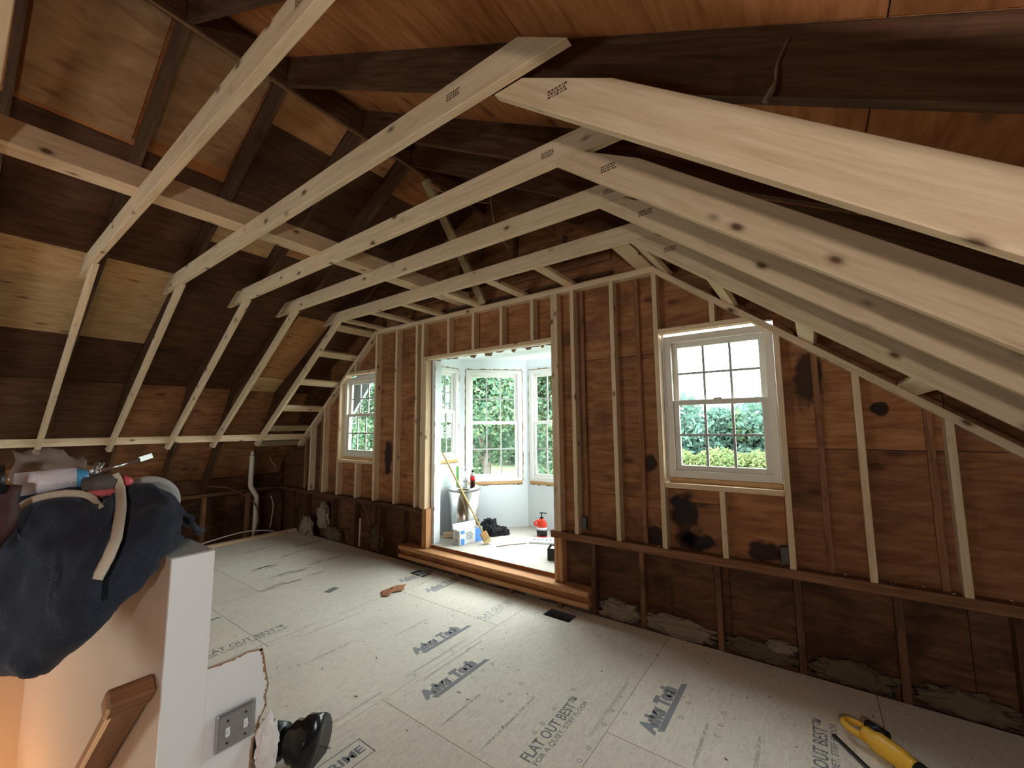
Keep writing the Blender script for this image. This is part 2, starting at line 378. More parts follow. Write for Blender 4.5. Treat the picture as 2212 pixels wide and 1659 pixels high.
# ------------------------------------------------------------------ main numbers (metres; camera stands at x=0,y=0)
YF, YS = 3.431, 3.520            # room face of the gable studs, face of the sheathing
RX, RZ = -2.93, 4.11             # ridge: underside of the old rafters
SU, SL = 0.55, 1.5               # old roof: upper and lower slopes
BX, BZ = -6.66, 2.06             # gambrel break on the left (underside of rafters)
ZJ, ZJT = 2.93, 3.058            # new ceiling joists: bottom, top
DU = 0.215                       # old rafter depth, measured upright, on the upper slope
def mir(x): return 2*RX-x
def zu(x): return RZ-SU*abs(x-RX)                     # underside of upper old rafters
def deck(x): return zu(x)+DU                          # underside of the roof boards, upper slope
LSH = 0.228                                            # sideways depth of the lower old rafters
def low_in(z): return BX+(z-BZ)/SL                     # x of lower rafter underside at height z (left)
YB, Y1 = -2.70, 3.56                                   # rear and front limits of the roof

# ------------------------------------------------------------------ ceiling: roof deck, old rafters, sheathing panels
def roof_deck():
    bm = bmesh.new(); t = 0.03; o = 0.024
    bkx = BX-LSH*0.62; bkz = deck(bkx)
    wx = bkx-(bkz+0.35)/SL
    prof = [(wx, -0.35), (bkx, bkz), (RX, deck(RX)), (mir(bkx), bkz), (mir(wx), -0.35)]
    nrm = [(-SL, 1), (-1, 1), (0, 1), (1, 1), (SL, 1)]
    lo = []; hi = []
    for (x, z), (nx, nz) in zip(prof, [(-0.83, 0.55), (-0.7, 0.8), (0, 1.1), (0.7, 0.8), (0.83, 0.55)]):
        lo.append((x+nx*o, z+nz*o)); hi.append((x+nx*(o+t), z+nz*(o+t)))
    ring = lo+hi[::-1]
    a = [bm.verts.new((x, YB, z)) for x, z in ring]; b = [bm.verts.new((x, 3.98, z)) for x, z in ring]
    n = len(ring)
    for i in range(n): bm.faces.new((a[i], a[(i+1) % n], b[(i+1) % n], b[i]))
    for i in range(4):
        for s in (a, b): bm.faces.new((s[i], s[i+1], s[n-2-i], s[n-1-i]))
    bmesh.ops.recalc_face_normals(bm, faces=bm.faces)
    return bm_obj('ceiling', bm, M['roofing'])
ceiling = tag(roof_deck(), 'gambrel roof of old rafters and plywood seen from inside', kind='structure')
BKX = BX-LSH*0.62

old_y = [-2.35, -1.74, -1.14, -0.53, 0.06, 0.68, 1.27, 1.89, 2.41, 3.02]
for y in old_y:
    for s in (-1, 1):
        f = (lambda x: x) if s < 0 else mir
        e = 0.02
        pts = [(f(RX-e), zu(RX-e)), (f(BX), BZ), (f(BKX), deck(BKX)), (f(RX-e), deck(RX-e))]
        prism('rafter', pts, y-0.019, y+0.019, M['old'], ceiling, ang=-s*math.atan(SU), bev=0)
        zl = 0.66
        pts = [(f(BX), BZ), (f(low_in(zl)), zl), (f(low_in(zl)-LSH), zl), (f(BKX), deck(BKX))]
        prism('rafter', pts, y-0.019, y+0.019, M['old'], ceiling, ang=-s*math.atan(SL), bev=0)
box('ridge_board', RX-0.019, RX+0.019, YB, Y1, zu(RX)-0.02, deck(RX)+0.0, M['old'], ceiling)

def slope_panel(name, xa, xb, y0, y1, fz, mat, drop=0.0, th=0.014, parent=None):
    """panel on a roof slope between xa and xb (upper edge xa nearer the ridge); fz(x) gives its underside; local X along Y"""
    za, zb = fz(xa)-drop, fz(xb)-drop
    A = Vector((xa, (y0+y1)/2, za)); B = Vector((xb, (y0+y1)/2, zb)); d = (B-A); L = d.length; d.normalize()
    x = Vector((0, 1, 0)); z = x.cross(d)
    if z.z < 0: x = -x; z = x.cross(d)
    bm = bmesh.new(); abox(bm, -(y1-y0)/2, (y1-y0)/2, -L/2, L/2, 0, th); bevel(bm, 0.0015)
    Mx = Matrix((x, d, z)).transposed().to_4x4()
    return bm_obj(name, bm, mat, parent or ceiling, mw=Matrix.Translation((A+B)/2) @ Mx)
cosu = 1/math.sqrt(1+SU*SU)
g = 0.002
def low_deck(x):
    bkz = deck(BKX); return bkz-SL*(BKX-x) if x < RX else bkz-SL*(x-mir(BKX))
step = 1.22*cosu
# joints across the slope (x), left side counted from the pale patch row
rows_l = [RX-0.004, -3.98, -5.03, -6.07, BKX]
ys = [YB, -1.22, 1.25, Y1]
for i in range(4):
    xa, xb = rows_l[i], rows_l[i+1]
    for j in range(3):
        y0, y1 = ys[j]+g, ys[j+1]-g
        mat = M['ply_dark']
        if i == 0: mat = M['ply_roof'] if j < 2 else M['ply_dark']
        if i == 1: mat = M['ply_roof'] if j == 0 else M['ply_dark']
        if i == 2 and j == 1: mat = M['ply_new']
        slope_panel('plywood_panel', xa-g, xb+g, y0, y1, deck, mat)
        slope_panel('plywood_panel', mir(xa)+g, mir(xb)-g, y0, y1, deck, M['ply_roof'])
step_l = 1.22/math.sqrt(1+SL*SL)
rows_low = [BKX, BKX-step_l, BKX-2*step_l, BKX-(deck(BKX)+0.3)/SL]
for i in range(3):
    for j in range(3):
        xa, xb = rows_low[i], rows_low[i+1]
        y0, y1 = ys[j]+g, ys[j+1]-g
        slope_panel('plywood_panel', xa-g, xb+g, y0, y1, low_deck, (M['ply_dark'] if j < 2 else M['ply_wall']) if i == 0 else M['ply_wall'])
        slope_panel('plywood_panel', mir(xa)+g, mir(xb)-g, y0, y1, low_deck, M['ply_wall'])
# pale replacement sheets fixed between the old rafters on the left slope
def patch(xa, xb, y0, y1, mat, d=0.012): slope_panel('patch_panel', xa, xb, y0, y1, deck, mat, d, 0.011)
patch(-3.02, -3.86, 0.72, 1.23, M['ply_brown'])
patch(-3.02, -3.93, 0.10, 0.64, M['ply_brown'], 0.02)
patch(-3.0, -3.36, 1.31, 1.86, M['ply_amber'])
patch(-3.0, -3.3, 1.93, 2.38, M['ply_amber'])
patch(-3.0, -3.4, 2.45, 2.99, M['ply_roof'])
patch(-4.25, -4.55, 1.33, 1.86, M['ply_new'])
patch(-4.2, -4.45, 1.92, 2.38, M['ply_amber'])
patch(-5.22, -6.44, 2.44, 2.99, M['ply_amber'])
patch(-6.46, -6.79, 2.44, 2.99, M['ply_new'])

# ------------------------------------------------------------------ gable wall
OPEN_DOOR = (-3.80, -1.99, 0.20, 2.49)
WR = (-0.985, -0.185, 1.172, 2.40)
WL = (mir(-0.185), mir(-0.985), 1.172, 2.40)
def clip_roof(poly, inset=0.0):
    k = deck(RX)-inset
    poly = clip(poly, -SU, 1, k-SU*RX); poly = clip(poly, SU, 1, k+SU*RX)
    bkz = deck(BKX)
    poly = clip(poly, -SL, 1, bkz-SL*BKX-inset); poly = clip(poly, SL, 1, bkz+SL*mir(BKX)-inset)
    return poly
def rects(x0, x1, z0, z1, holes):
    xs = sorted({x0, x1, *[h[i] for h in holes for i in (0, 1) if x0 < h[i] < x1]})
    out = []
    for a, b in zip(xs, xs[1:]):
        mid = (a+b)/2; cuts = sorted((h[2], h[3]) for h in holes if h[0] < mid < h[1] and h[2] < z1 and h[3] > z0)
        z = z0
        for c0, c1 in cuts:
            if c0 > z: out.append((a, b, z, c0))
            z = max(z, c1)
        if z < z1: out.append((a, b, z, z1))
    return out
HOLES = [OPEN_DOOR, WR, WL]
bm = bmesh.new()
for a, b, c, d in rects(-8.6, mir(-8.6), -0.35, 4.6, HOLES):
    pl = clip_roof([(a, c), (b, c), (b, d), (a, d)], -0.02)
    if len(pl) < 3: continue
    va = [bm.verts.new((x, YS+0.016, z)) for x, z in pl]; vb = [bm.verts.new((x, YS+0.06, z)) for x, z in pl]
    bm.faces.new(va); bm.faces.new(vb[::-1]); n = len(pl)
    for i in range(n): bm.faces.new((va[i], vb[i], vb[(i+1) % n], va[(i+1) % n]))
bmesh.ops.recalc_face_normals(bm, faces=bm.faces)
wall_back = tag(bm_obj('wall_back', bm, M['gap']), 'gable end wall of bare studs and old plywood', kind='structure')
colx = [-8.45, -7.23, -6.09, -4.82, -3.80, -1.99, -0.574, 0.647, 1.87, 2.7]
zs = [-0.3, 0.62, 1.02, 2.24, 3.46, 4.6]
zs2 = [-0.3, 0.62, 1.46, 2.68, 3.9, 4.6]
for i, (xa, xb) in enumerate(zip(colx, colx[1:])):
    for za, zb in zip(zs if i < 6 else zs2, (zs if i < 6 else zs2)[1:]):
        for a, b, c, d in rects(xa+g, xb-g, za+g, zb-g, HOLES):
            pl = clip_roof([(a, c), (b, c), (b, d), (a, d)], 0.004)
            if len(pl) >= 3 and max(p[0] for p in pl)-min(p[0] for p in pl) > 0.03 and max(p[1] for p in pl)-min(p[1] for p in pl) > 0.03:
                dark = xb < -6.0
                prism('plywood_panel', pl, YS, YS+0.014, M['ply_dark'] if dark else (M['ply_low'] if zb < 0.7 else M['ply_wall']), wall_back, bev=0.0012)

def rake_l(x): return 2.977+0.79*(x+4.853)     # top edge of the new sloped plate, left
def rake_r(x): return 2.949-0.771*(x+0.975)
ST = 0.038
def stud(x0, z0, z1, mat=None, w=ST, y0=YF, y1=YS-0.001, name='stud', top=None):
    """x0 = left edge of the front face"""
    mat = mat or M['lumber']
    pts = [(x0, z0), (x0+w, z0), (x0+w, z1), (x0, z1)]
    if top: pts = [(x0, z0), (x0+w, z0), (x0+w, top(x0+w)), (x0, top(x0))]
    return prism(name, pts, y0, y1, mat, wall_back, ang=math.pi/2, bev=0.002)
RT = 0.058
for x in (-6.488, -6.11, -5.713): stud(x, 0.655, 0, top=lambda v: rake_l(v)-RT)
for x in (-5.25,): stud(x, 0.655, 1.134)
stud(-5.33, 2.438, 0, top=lambda v: rake_l(v)-RT)
for x in (-4.839, -4.407, -4.007): stud(x, 0.655, 2.925)
stud(-3.90, 0.655, 2.925, w=0.045); stud(-3.853, 0.655, 2.455, w=0.05)
for x in (-3.449, -3.058, -2.658, -2.26): stud(x, 2.498, 2.925)
stud(-2.020, 0.655, 2.925, w=0.030); stud(-1.989, 0.655, 2.925, w=0.042)
for x in (-1.805, -1.407): stud(x, 0.655, 2.925)
stud(-1.025, 0.655, 2.925)
stud(-0.593, 0.655, 1.134)
stud(-0.591, 2.425, 0, top=lambda v: rake_r(v)-RT)
for x in (-0.185, 0.227, 0.628, 1.03, 1.43): stud(x, 0.655, 0, top=lambda v: rake_r(v)-RT)
# plates, headers, window frames of new lumber
prism('ceiling_plate', [(-4.853, 2.925), (-0.965, 2.925), (-1.0, 2.977), (-4.853, 2.977)], YF-0.002, YS-0.001, M['lumber'], wall_back)
def rake_piece(f, xa, xb, ang, name='sloped_plate'):
    return prism(name, [(xa, f(xa)-RT), (xb, f(xb)-RT), (xb, f(xb)), (xa, f(xa))], YF-0.003, YS-0.001, M['lumber'], wall_back, ang=ang)
rake_piece(rake_l, -6.86, -4.80, math.atan(0.79)); rake_piece(rake_r, -1.0, 1.75, -math.atan(0.771))
box('door_header', -3.85, -1.99, YF-0.003, YS-0.001, 2.458, 2.496, M['lumber'], wall_back)
box('window_sill_plate', -0.985, -0.187, YF-0.004, YS+0.004, 1.134, 1.172, M['lumber'], wall_back)
box('window_sill_plate', -5.673, -4.841, YF-0.004, YS+0.004, 1.134, 1.172, M['lumber'], wall_back)
prism('window_head_plate', [(-0.987, 2.386), (-0.262, 2.386), (-0.314, 2.424), (-0.987, 2.424)], YF-0.002, YS-0.001, M['lumber'], wall_back)
prism('window_head_plate', [(-5.50, 2.400), (-4.841, 2.400), (-4.841, 2.438), (-5.455, 2.438)], YF-0.002, YS-0.001, M['lumber'], wall_back)
# old bottom half of the wall: ledge plate, dark studs, orange door jambs and threshold beam
OP = M['old']
box('ledge_plate', -7.45, -3.85, YF-0.003, YS-0.001, 0.600, 0.655, M['old'], wall_back, 0.004)
box('ledge_plate', -2.06, 2.25, YF-0.003, YS-0.001, 0.592, 0.655, M['oldmid'], wall_back, 0.004)
for x in (-6.96, -6.56, -5.80, -5.24, -4.69, -4.22): stud(x, 0.0, 0.600, M['old'])
for x, m in ((-1.655, 'old'), (-1.225, 'olds'), (-0.66, 'olds'), (-0.172, 'old'), (0.325, 'old'), (0.80, 'old'), (1.25, 'old')): stud(x, 0.0, 0.592, M[m], w=0.042)
for x in (-6.75, -6.27, -5.35, -3.98, -1.73, -1.20, -0.70, 0.02, 0.55, 1.1): stud(x, 0.656, 0, M['oldmid'], y0=YS-0.03, name='old_stud', top=lambda v: min(rake_l(v), rake_r(v), 2.92) if -6.9 < v < 1.2 else 0.8) if not (-1.0 < x < -0.2 or -5.6 < x < -4.9) else None
stud(-3.845, 0.205, 0.655, M['sill'], w=0.035); stud(-3.805, 0.205, 0.655, M['sill'], w=0.035)
stud(-2.025, 0.205, 0.592, M['sill'], w=0.035); stud(-1.985, 0.205, 0.592, M['sill'], w=0.045)
TH = dict(x0=-4.18, x1=-1.655)
box('threshold_beam', TH['x0'], TH['x1'], YF-0.075, YF+0.07, 0.158, 0.200, M['sill'], wall_back, 0.003)
box('threshold_beam', TH['x0'], TH['x1'], YF-0.045, YF+0.07, 0.104, 0.157, M['silldark'], wall_back, 0.002)
box('threshold_beam', TH['x0'], TH['x1'], YF-0.075, YF+0.07, 0.060, 0.103, M['sill'], wall_back, 0.003)
for x in (-3.25, -2.52, -1.97): box('beam_spacer', x, x+0.045, YF-0.05, YF+0.0, 0.0, 0.060, M['oldmid'], wall_back)
def stain_patch(cx, cz, w_, h_, col, seed):
    m, nt, b = new_mat('water_stain'); tc = N(nt, 'ShaderNodeTexCoord'); mp = N(nt, 'ShaderNodeMapping')
    mp.inputs['Scale'].default_value = (1/w_, 1, 1/h_); nt.links.new(tc.outputs['Object'], mp.inputs[0])
    ln = N(nt, 'ShaderNodeVectorMath', operation='LENGTH'); nt.links.new(mp.outputs[0], ln.inputs[0])
    nz = N(nt, 'ShaderNodeTexNoise'); nz.inputs['Scale'].default_value = 9; nz.inputs['Detail'].default_value = 5
    ad = N(nt, 'ShaderNodeVectorMath', operation='ADD'); ad.inputs[1].default_value = (seed*3.3, 0, seed*1.7)
    nt.links.new(tc.outputs['Object'], ad.inputs[0]); nt.links.new(ad.outputs[0], nz.inputs['Vector'])
    ma = N(nt, 'ShaderNodeMath', operation='MULTIPLY_ADD'); nt.links.new(nz.outputs['Fac'], ma.inputs[0]); ma.inputs[1].default_value = 0.9; nt.links.new(ln.outputs['Value'], ma.inputs[2])
    al = ramp(nt, ma.outputs[0], [(0.80, (0.92, 0.92, 0.92)), (1.0, (0, 0, 0))])
    b.inputs['Base Color'].default_value = (*col, 1); b.inputs['Roughness'].default_value = 0.95; nt.links.new(al, b.inputs['Alpha'])
    bm = bmesh.new(); bm.faces.new([bm.verts.new(v) for v in ((-w_, 0, -h_), (w_, 0, -h_), (w_, 0, h_), (-w_, 0, h_))])
    o = bm_obj('water_stain', bm, m, wall_back); o.location = (cx, YS-0.0012, cz); return o
stain_patch(-0.87, 0.90, 0.20, 0.42, (0.022, 0.016, 0.015), 1)
stain_patch(-0.80, 0.72, 0.26, 0.14, (0.022, 0.016, 0.015), 2)
stain_patch(-1.12, 0.72, 0.20, 0.16, (0.03, 0.018, 0.013), 3)
stain_patch(-0.33, 0.72, 0.26, 0.15, (0.05, 0.026, 0.017), 4)
stain_patch(-1.12, 1.30, 0.12, 0.14, (0.04, 0.022, 0.016), 5)
stain_patch(0.0, 1.95, 0.16, 0.40, (0.06, 0.03, 0.018), 6)
stain_patch(0.36, 1.72, 0.10, 0.09, (0.03, 0.015, 0.01), 7)
stain_patch(-4.62, 1.25, 0.16, 0.45, (0.04, 0.017, 0.014), 8)
rr = random.Random(21); bm = bmesh.new()
for k in range(150):
    x = rr.uniform(-6.9, 1.3)
    if -3.9 < x < -1.95: continue
    y = rr.uniform(YF+0.005, YS-0.01); e = rr.uniform(0.003, 0.012); z = 0.656
    vs = [bm.verts.new((x+rr.uniform(-e, e), y+rr.uniform(-e, e), z+(rr.uniform(0.3, 1.0)*e if q > 2 else 0))) for q in range(4)]
    for f in ((0, 1, 3), (1, 2, 3), (2, 0, 3)): bm.faces.new([vs[i] for i in f])
tag(bm_obj('plaster_crumbs', bm, M['gyp'], wall_back), kind='stuff')
# wall boxes for wiring
for x, z in ((-1.745, 0.76), (-0.235, 0.74)):
    b = box('outlet_box', x, x+0.05, YF+0.012, YF+0.07, z-0.06, z+0.05, M['dullgalv'], wall_back, 0.004)

# ------------------------------------------------------------------ left and right eave walls, floor
wall_left = tag(box('wall_left', -7.72, -7.66, YB, Y1, -0.35, 0.85, M['ply_low']), 'dark plywood of the low eave wall behind the knee framing', kind='structure')
wall_right = tag(box('wall_right', mir(-7.66), mir(-7.72), YB, Y1, -0.35, 0.85, M['ply_dark']), 'dark low eave wall on the right side', kind='structure')
box('eave_plate', -7.62, -7.44, YB, YF-0.01, 0.60, 0.655, M['old'], wall_left, 0.004)
box('eave_plate', mir(-7.44), mir(-7.62), YB, YF-0.01, 0.60, 0.655, M['old'], wall_right, 0.004)
for k, y in enumerate([-2.3, -1.7, -1.1, -0.5, 0.1, 0.72, 1.31, 1.93, 2.36, 2.96]):
    box('eave_stud', -7.55, -7.46, y, y+0.04, -0.15, 0.60, M['oldmid'] if k > 6 else M['old'], wall_left)
    box('eave_stud', mir(-7.46), mir(-7.55), y, y+0.04, -0.15, 0.60, M['old'], wall_right)
# floor slab with a stair opening and register holes
FX0, FX1, FY1 = -6.79, 0.95, 3.432
ST_X0, ST_X1, ST_Y0, ST_Y1 = -4.55, -1.70, -0.62, 0.46
vents = [(-3.765, -3.545, 3.185, 3.33), (-2.005, -1.745, 3.178, 3.332)]
bm = bmesh.new()
holes = [(ST_X0-0.075, ST_X1, ST_Y0, 0.565)]+vents
for a, b, c, d in rects(-7.66, mir(-7.66), YB, 3.53, holes): abox(bm, a, b, c, d, -0.20, -0.19)
floor = tag(bm_obj('floor', bm, M['dark']), 'subfloor of pale strand board sheets with printed lettering', kind='structure')
PW = 1.2065
seams_x = [-6.79, -5.80, -4.60, -3.405, -2.20, -1.0, 0.205, 0.95]
seam_y = [0.9, 1.98, 1.55, 2.80, 1.672, 2.206, 1.70]
panels = []
for i, (xa, xb) in enumerate(zip(seams_x, seams_x[1:])):
    yy = [YB]; y = seam_y[i]-2.44*3
    while y < FY1:
        if y > YB+0.05: yy.append(y)
        y += 2.44
    yy.append(FY1)
    for ya, yb in zip(yy, yy[1:]):
        rs = rects(xa+0.0016, xb-0.0016, ya+0.0026, yb-0.0026, [h for h in holes if h[0] < xb and h[1] > xa])
        bm = bmesh.new()
        cx, cy = (xa+xb)/2, (ya+yb)/2
        for a, b, c, d in rs:
            # local X along world Y so that the strands follow the sheet
            abox(bm, c-cy, d-cy, -(b-cx), -(a-cx), -0.019, 0.0)
        bmesh.ops.remove_doubles(bm, verts=bm.verts, dist=1e-6); bmesh.ops.recalc_face_normals(bm, faces=bm.faces)
        Mx = Matrix(((0, -1, 0), (1, 0, 0), (0, 0, 1))).to_4x4()
        o = bm_obj('subfloor_panel', bm, M['osb'], floor, mw=Matrix.Translation((cx, cy, 0)) @ Mx)
        panels.append((xa, xb, ya, yb, o))
bm = bmesh.new()
for a, b, c, d in rects(FX0, FX1, YB, FY1, holes): abox(bm, a, b, c, d, -0.05, -0.0195)
bm_obj('floor_underlay', bm, M['gap'], floor)
bm = bmesh.new(); abox(bm, -7.66, FX0-0.001, YB, 3.53, -0.16, -0.14); bm_obj('eave_cavity_floor', bm, M['dark'], floor)
bm = bmesh.new(); abox(bm, FX1+0.001, mir(-7.66), YB, 3.53, -0.16, -0.14); bm_obj('eave_cavity_floor', bm, M['dark'], floor)
box('edge_board', -6.845, -6.755, 0.62, 3.425, 0.001, 0.036, M['lumber'], floor)
for k, (a, b, c, d) in enumerate(vents):
    bm = bmesh.new(); t = 0.004
    for q in ((a, a+t, c, d), (b-t, b, c, d), (a, b, c, c+t), (a, b, d-t, d)): abox(bm, q[0], q[1], q[2], q[3], -0.17, -0.002)
    abox(bm, a, b, c, d, -0.18, -0.172)
    bm_obj('floor_duct', bm, M['galv'], floor)

# ------------------------------------------------------------------ lettering printed on the sheets
def panel_at(x, y):
    for xa, xb, ya, yb, o in panels:
        if xa <= x <= xb and ya <= y <= yb: return o
    return panels[0][4]
def text_mesh(s, size, bold=0.0, shear=0.0, sx=1.0):
    cu = bpy.data.curves.new('print', 'FONT'); cu.body = s; cu.size = size; cu.offset = bold; cu.shear = shear; cu.resolution_u = 2
    o = bpy.data.objects.new('print', cu); COL.objects.link(o)
    dg = bpy.context.evaluated_depsgraph_get(); dg.update()
    m = bpy.data.meshes.new_from_object(o.evaluated_get(dg))
    bpy.data.objects.remove(o); bpy.data.curves.remove(cu)
    xs = [v.co.x for v in m.vertices]
    return m, (min(xs), max(xs)) if xs else (0, 0)
def printed(name, s, x, y, length, cap, mat, bold=0.0, shear=0.0, extra=None):
    """text whose baseline starts at (x,y) on the floor and runs along +Y with its tops toward -X"""
    m, (a, b) = text_mesh(s, 1.0, bold, shear)
    sx = length/(b-a); sy = cap/0.70
    for v in m.vertices: v.co = Vector(((v.co.x-a)*sx, v.co.y*sy, 0))
    m.materials.clear(); m.materials.append(mat)
    p = panel_at(x, y); o = bpy.data.objects.new(name, m); link(o, p)
    Mw = Matrix.Translation((x, y, 0.0006)) @ Matrix(((0, -1, 0), (1, 0, 0), (0, 0, 1))).to_4x4()
    o.matrix_parent_inverse = p.matrix_world.inverted() if False else (floor.matrix_basis @ p.matrix_basis).inverted()
    o.matrix_basis = Mw
    return o
def floor_strip(name, x0, x1, y0, y1, mat, slant=0.0):
    p = panel_at((x0+x1)/2, (y0+y1)/2)
    me = me_from(name, [(x0, y0, 0.0005), (x1, y0+slant, 0.0005), (x1, y1+slant, 0.0005), (x0, y1, 0.0005)], [(0, 1, 2, 3)], mat)
    o = bpy.data.objects.new(name, me); link(o, p)
    o.matrix_parent_inverse = (floor.matrix_basis @ p.matrix_basis).inverted()
    return o
for x, y, L, m in ((-1.985, 1.82, 0.47, 'ink'), (-2.418, 2.115, 0.47, 'ink'), (-3.185, 2.93, 0.45, 'inkfaint'), (-0.790, 2.325, 0.47, 'ink'), (-3.62, 2.95, 0.44, 'inkfaint'), (-4.30, 0.98, 0.47, 'ink'), (-4.86, 0.80, 0.47, 'inkfaint')):
    printed('printed_logo', 'AdvanTech', x, y, L, 0.078, M['logo' if m == 'ink' else m], bold=0.09, shear=0.12)
    floor_strip('printed_bar', x+0.012, x+0.044, y+0.04, y+L+0.07, M['logo' if m == 'ink' else m], 0.02)
for x, y, L, m in ((-1.222, 1.80, 0.56, 'ink'), (-2.375, 2.80, 0.58, 'inkfaint'), (-3.625, 1.20, 0.575, 'ink'), (-0.045, 2.40, 0.57, 'ink')):
    printed('printed_slogan', 'FLAT OUT BEST\u2122', x, y, L, 0.062, M[m], bold=0.012)
    printed('printed_slogan', 'FOR A QUIET, STIFF FLOOR', x+0.042, y+0.005, L, 0.030, M[m], bold=0.004)
for x, y, L in ((-1.745, 1.72, 0.32), (-1.457, 1.72, 0.49), (-0.563, 2.24, 0.33), (-2.75, 2.2, 0.33), (-0.32, 2.30, 0.33), (-2.95, 1.6, 0.33)):
    printed('printed_note', 'SPACE PANELS 1/8" 3MM', x, y+0.05, L-0.04, 0.017, M['ink'])
    floor_strip('printed_arrow', x-0.010, x-0.007, y, y+0.05, M['ink'])
for x, y, L in ((-1.048, 2.13, 0.56), (-2.255, 1.12, 0.6), (-2.255, 1.9, 0.6), (-3.46, 1.45, 0.6), (-3.46, 2.15, 0.6), (-3.345, 1.75, 0.6), (-4.55, 1.6, 0.6), (-2.14, 1.95, 0.6)):
    printed('printed_note', 'SELF-SPACING TONGUE AND GROOVE PANEL', x, y, L, 0.020, M['inkfaint'])
printed('printed_stamp', 'PRIME', -1.945, 1.16, 0.225, 0.052, M['ink'], bold=0.03)
for q in ((-2.04, -2.034, 1.13, 1.41), (-1.905, -1.899, 1.13, 1.41), (-2.04, -1.899, 1.404, 1.41)): floor_strip('printed_stamp', *q, M['ink'])
def ring(x, y, r=0.013):
    n = 8; vs = []; fs = []
    for k in range(n):
        a = 2*math.pi*k/n; vs.append((x+r*math.cos(a), y+r*math.sin(a), 0.0006)); vs.append((x+r*.7*math.cos(a), y+r*.7*math.sin(a), 0.0006))
    for k in range(n): fs.append((2*k, 2*((k+1) % n), 2*((k+1) % n)+1, 2*k+1))
    p = panel_at(x, y); o = bpy.data.objects.new('printed_nail_mark', me_from('printed_nail_mark', vs, fs, M['ink'])); link(o, p)
    o.matrix_parent_inverse = (floor.matrix_basis @ p.matrix_basis).inverted()
for x, y in ((-1.607, 2.075), (-1.609, 2.157), (-1.608, 2.28), (-0.516, 2.513), (-0.512, 2.611), (-0.516, 2.727), (-1.31, 1.98), (-1.31, 2.06), (-1.32, 2.2), (-1.31, 2.42), (-1.03, 1.95), (-1.03, 2.05), (-1.03, 2.25), (-1.035, 2.38), (-0.97, 2.4), (-0.70, 2.55), (-0.70, 2.7), (-2.23, 2.3), (-2.16, 2.4), (-2.23, 1.95), (-1.9, 2.15), (-1.9, 2.25), (-1.9, 2.35), (-0.06, 2.7), (-0.10, 2.55)): ring(x, y)
# dirt rubbed along the far joints
M['scuff'] = plain('dark_scuff', (0.42, 0.37, 0.31), 0.9)
rs_ = random.Random(8)
for cx, cy, L in ((-6.15, 2.55, 0.5), (-5.6, 2.85, 0.5), (-5.0, 3.0, 0.55), (-4.9, 2.4, 0.3), (-5.9, 3.15, 0.35), (-5.3, 2.3, 0.3), (-4.62, 2.3, 0.6)):
    for k in range(9):
        a = cx+rs_.uniform(-0.05, 0.05)*(0.5 if cx > -2 else 1); c = cy+rs_.uniform(-L/2, L/2); w2 = rs_.uniform(0.006, 0.03); l2 = rs_.uniform(0.05, 0.22)
        floor_strip('scuff_mark', a-w2/2, a+w2/2, c-l2/2, c+l2/2, M['scuff'], rs_.uniform(-0.03, 0.03))
rg = random.Random(3)
bm = bmesh.new()
for k in range(190):
    x, y = rg.uniform(-6.2, 0.5), rg.uniform(0.9, 3.35)
    a = rg.uniform(0, 6.28); L = rg.uniform(0.003, 0.012); wd = rg.uniform(0.0015, 0.004)
    c, s = math.cos(a), math.sin(a)
    q = [(x+c*L*i-s*wd*j, y+s*L*i+c*wd*j, 0.0012+0.002*rg.random()) for i, j in ((-1, -1), (1, -1), (1, 1), (-1, 1))]
    bm.faces.new([bm.verts.new(v) for v in q])
tag(bm_obj('floor_crumbs', bm, plain('crumb', (0.16, 0.10, 0.06), 0.9)), 'scattered crumbs and wood chips on the pale subfloor', 'debris', kind='stuff')

# ------------------------------------------------------------------ new ceiling joists and sloped rafters (each a thing)
ORD = ['nearest the camera at the left edge of the photo', 'second from the camera', 'third from the camera with an angled end', 'fourth from the camera', 'fifth from the camera', 'last before the gable wall']
jy = [0.02, 0.60, 1.165, 1.72, 2.215, 2.785]
jl = [-4.44, -4.45, -4.494, -4.536, -4.55, -4.64]
jr = [-0.93, -0.93, -0.926, -0.952, -0.947, -0.970]
def stamp(parent, x, y, z, w=0.07, h=0.035, seed=0):
    r = random.Random(seed); bm = bmesh.new()
    for i in range(3):
        xx = -w/2
        while xx < w/2:
            l = r.uniform(0.004, 0.012)
            v = [(xx, 0, i*h/3), (xx+l, 0, i*h/3), (xx+l, 0, i*h/3+h*0.22), (xx, 0, i*h/3+h*0.22)]
            bm.faces.new([bm.verts.new((x+p[0], y, z+p[2])) for p in v]); xx += l+0.004
    o = bm_obj('grade_stamp', bm, M['stamp'], parent)
    o.matrix_parent_inverse = parent.matrix_basis.inverted()
joists = []
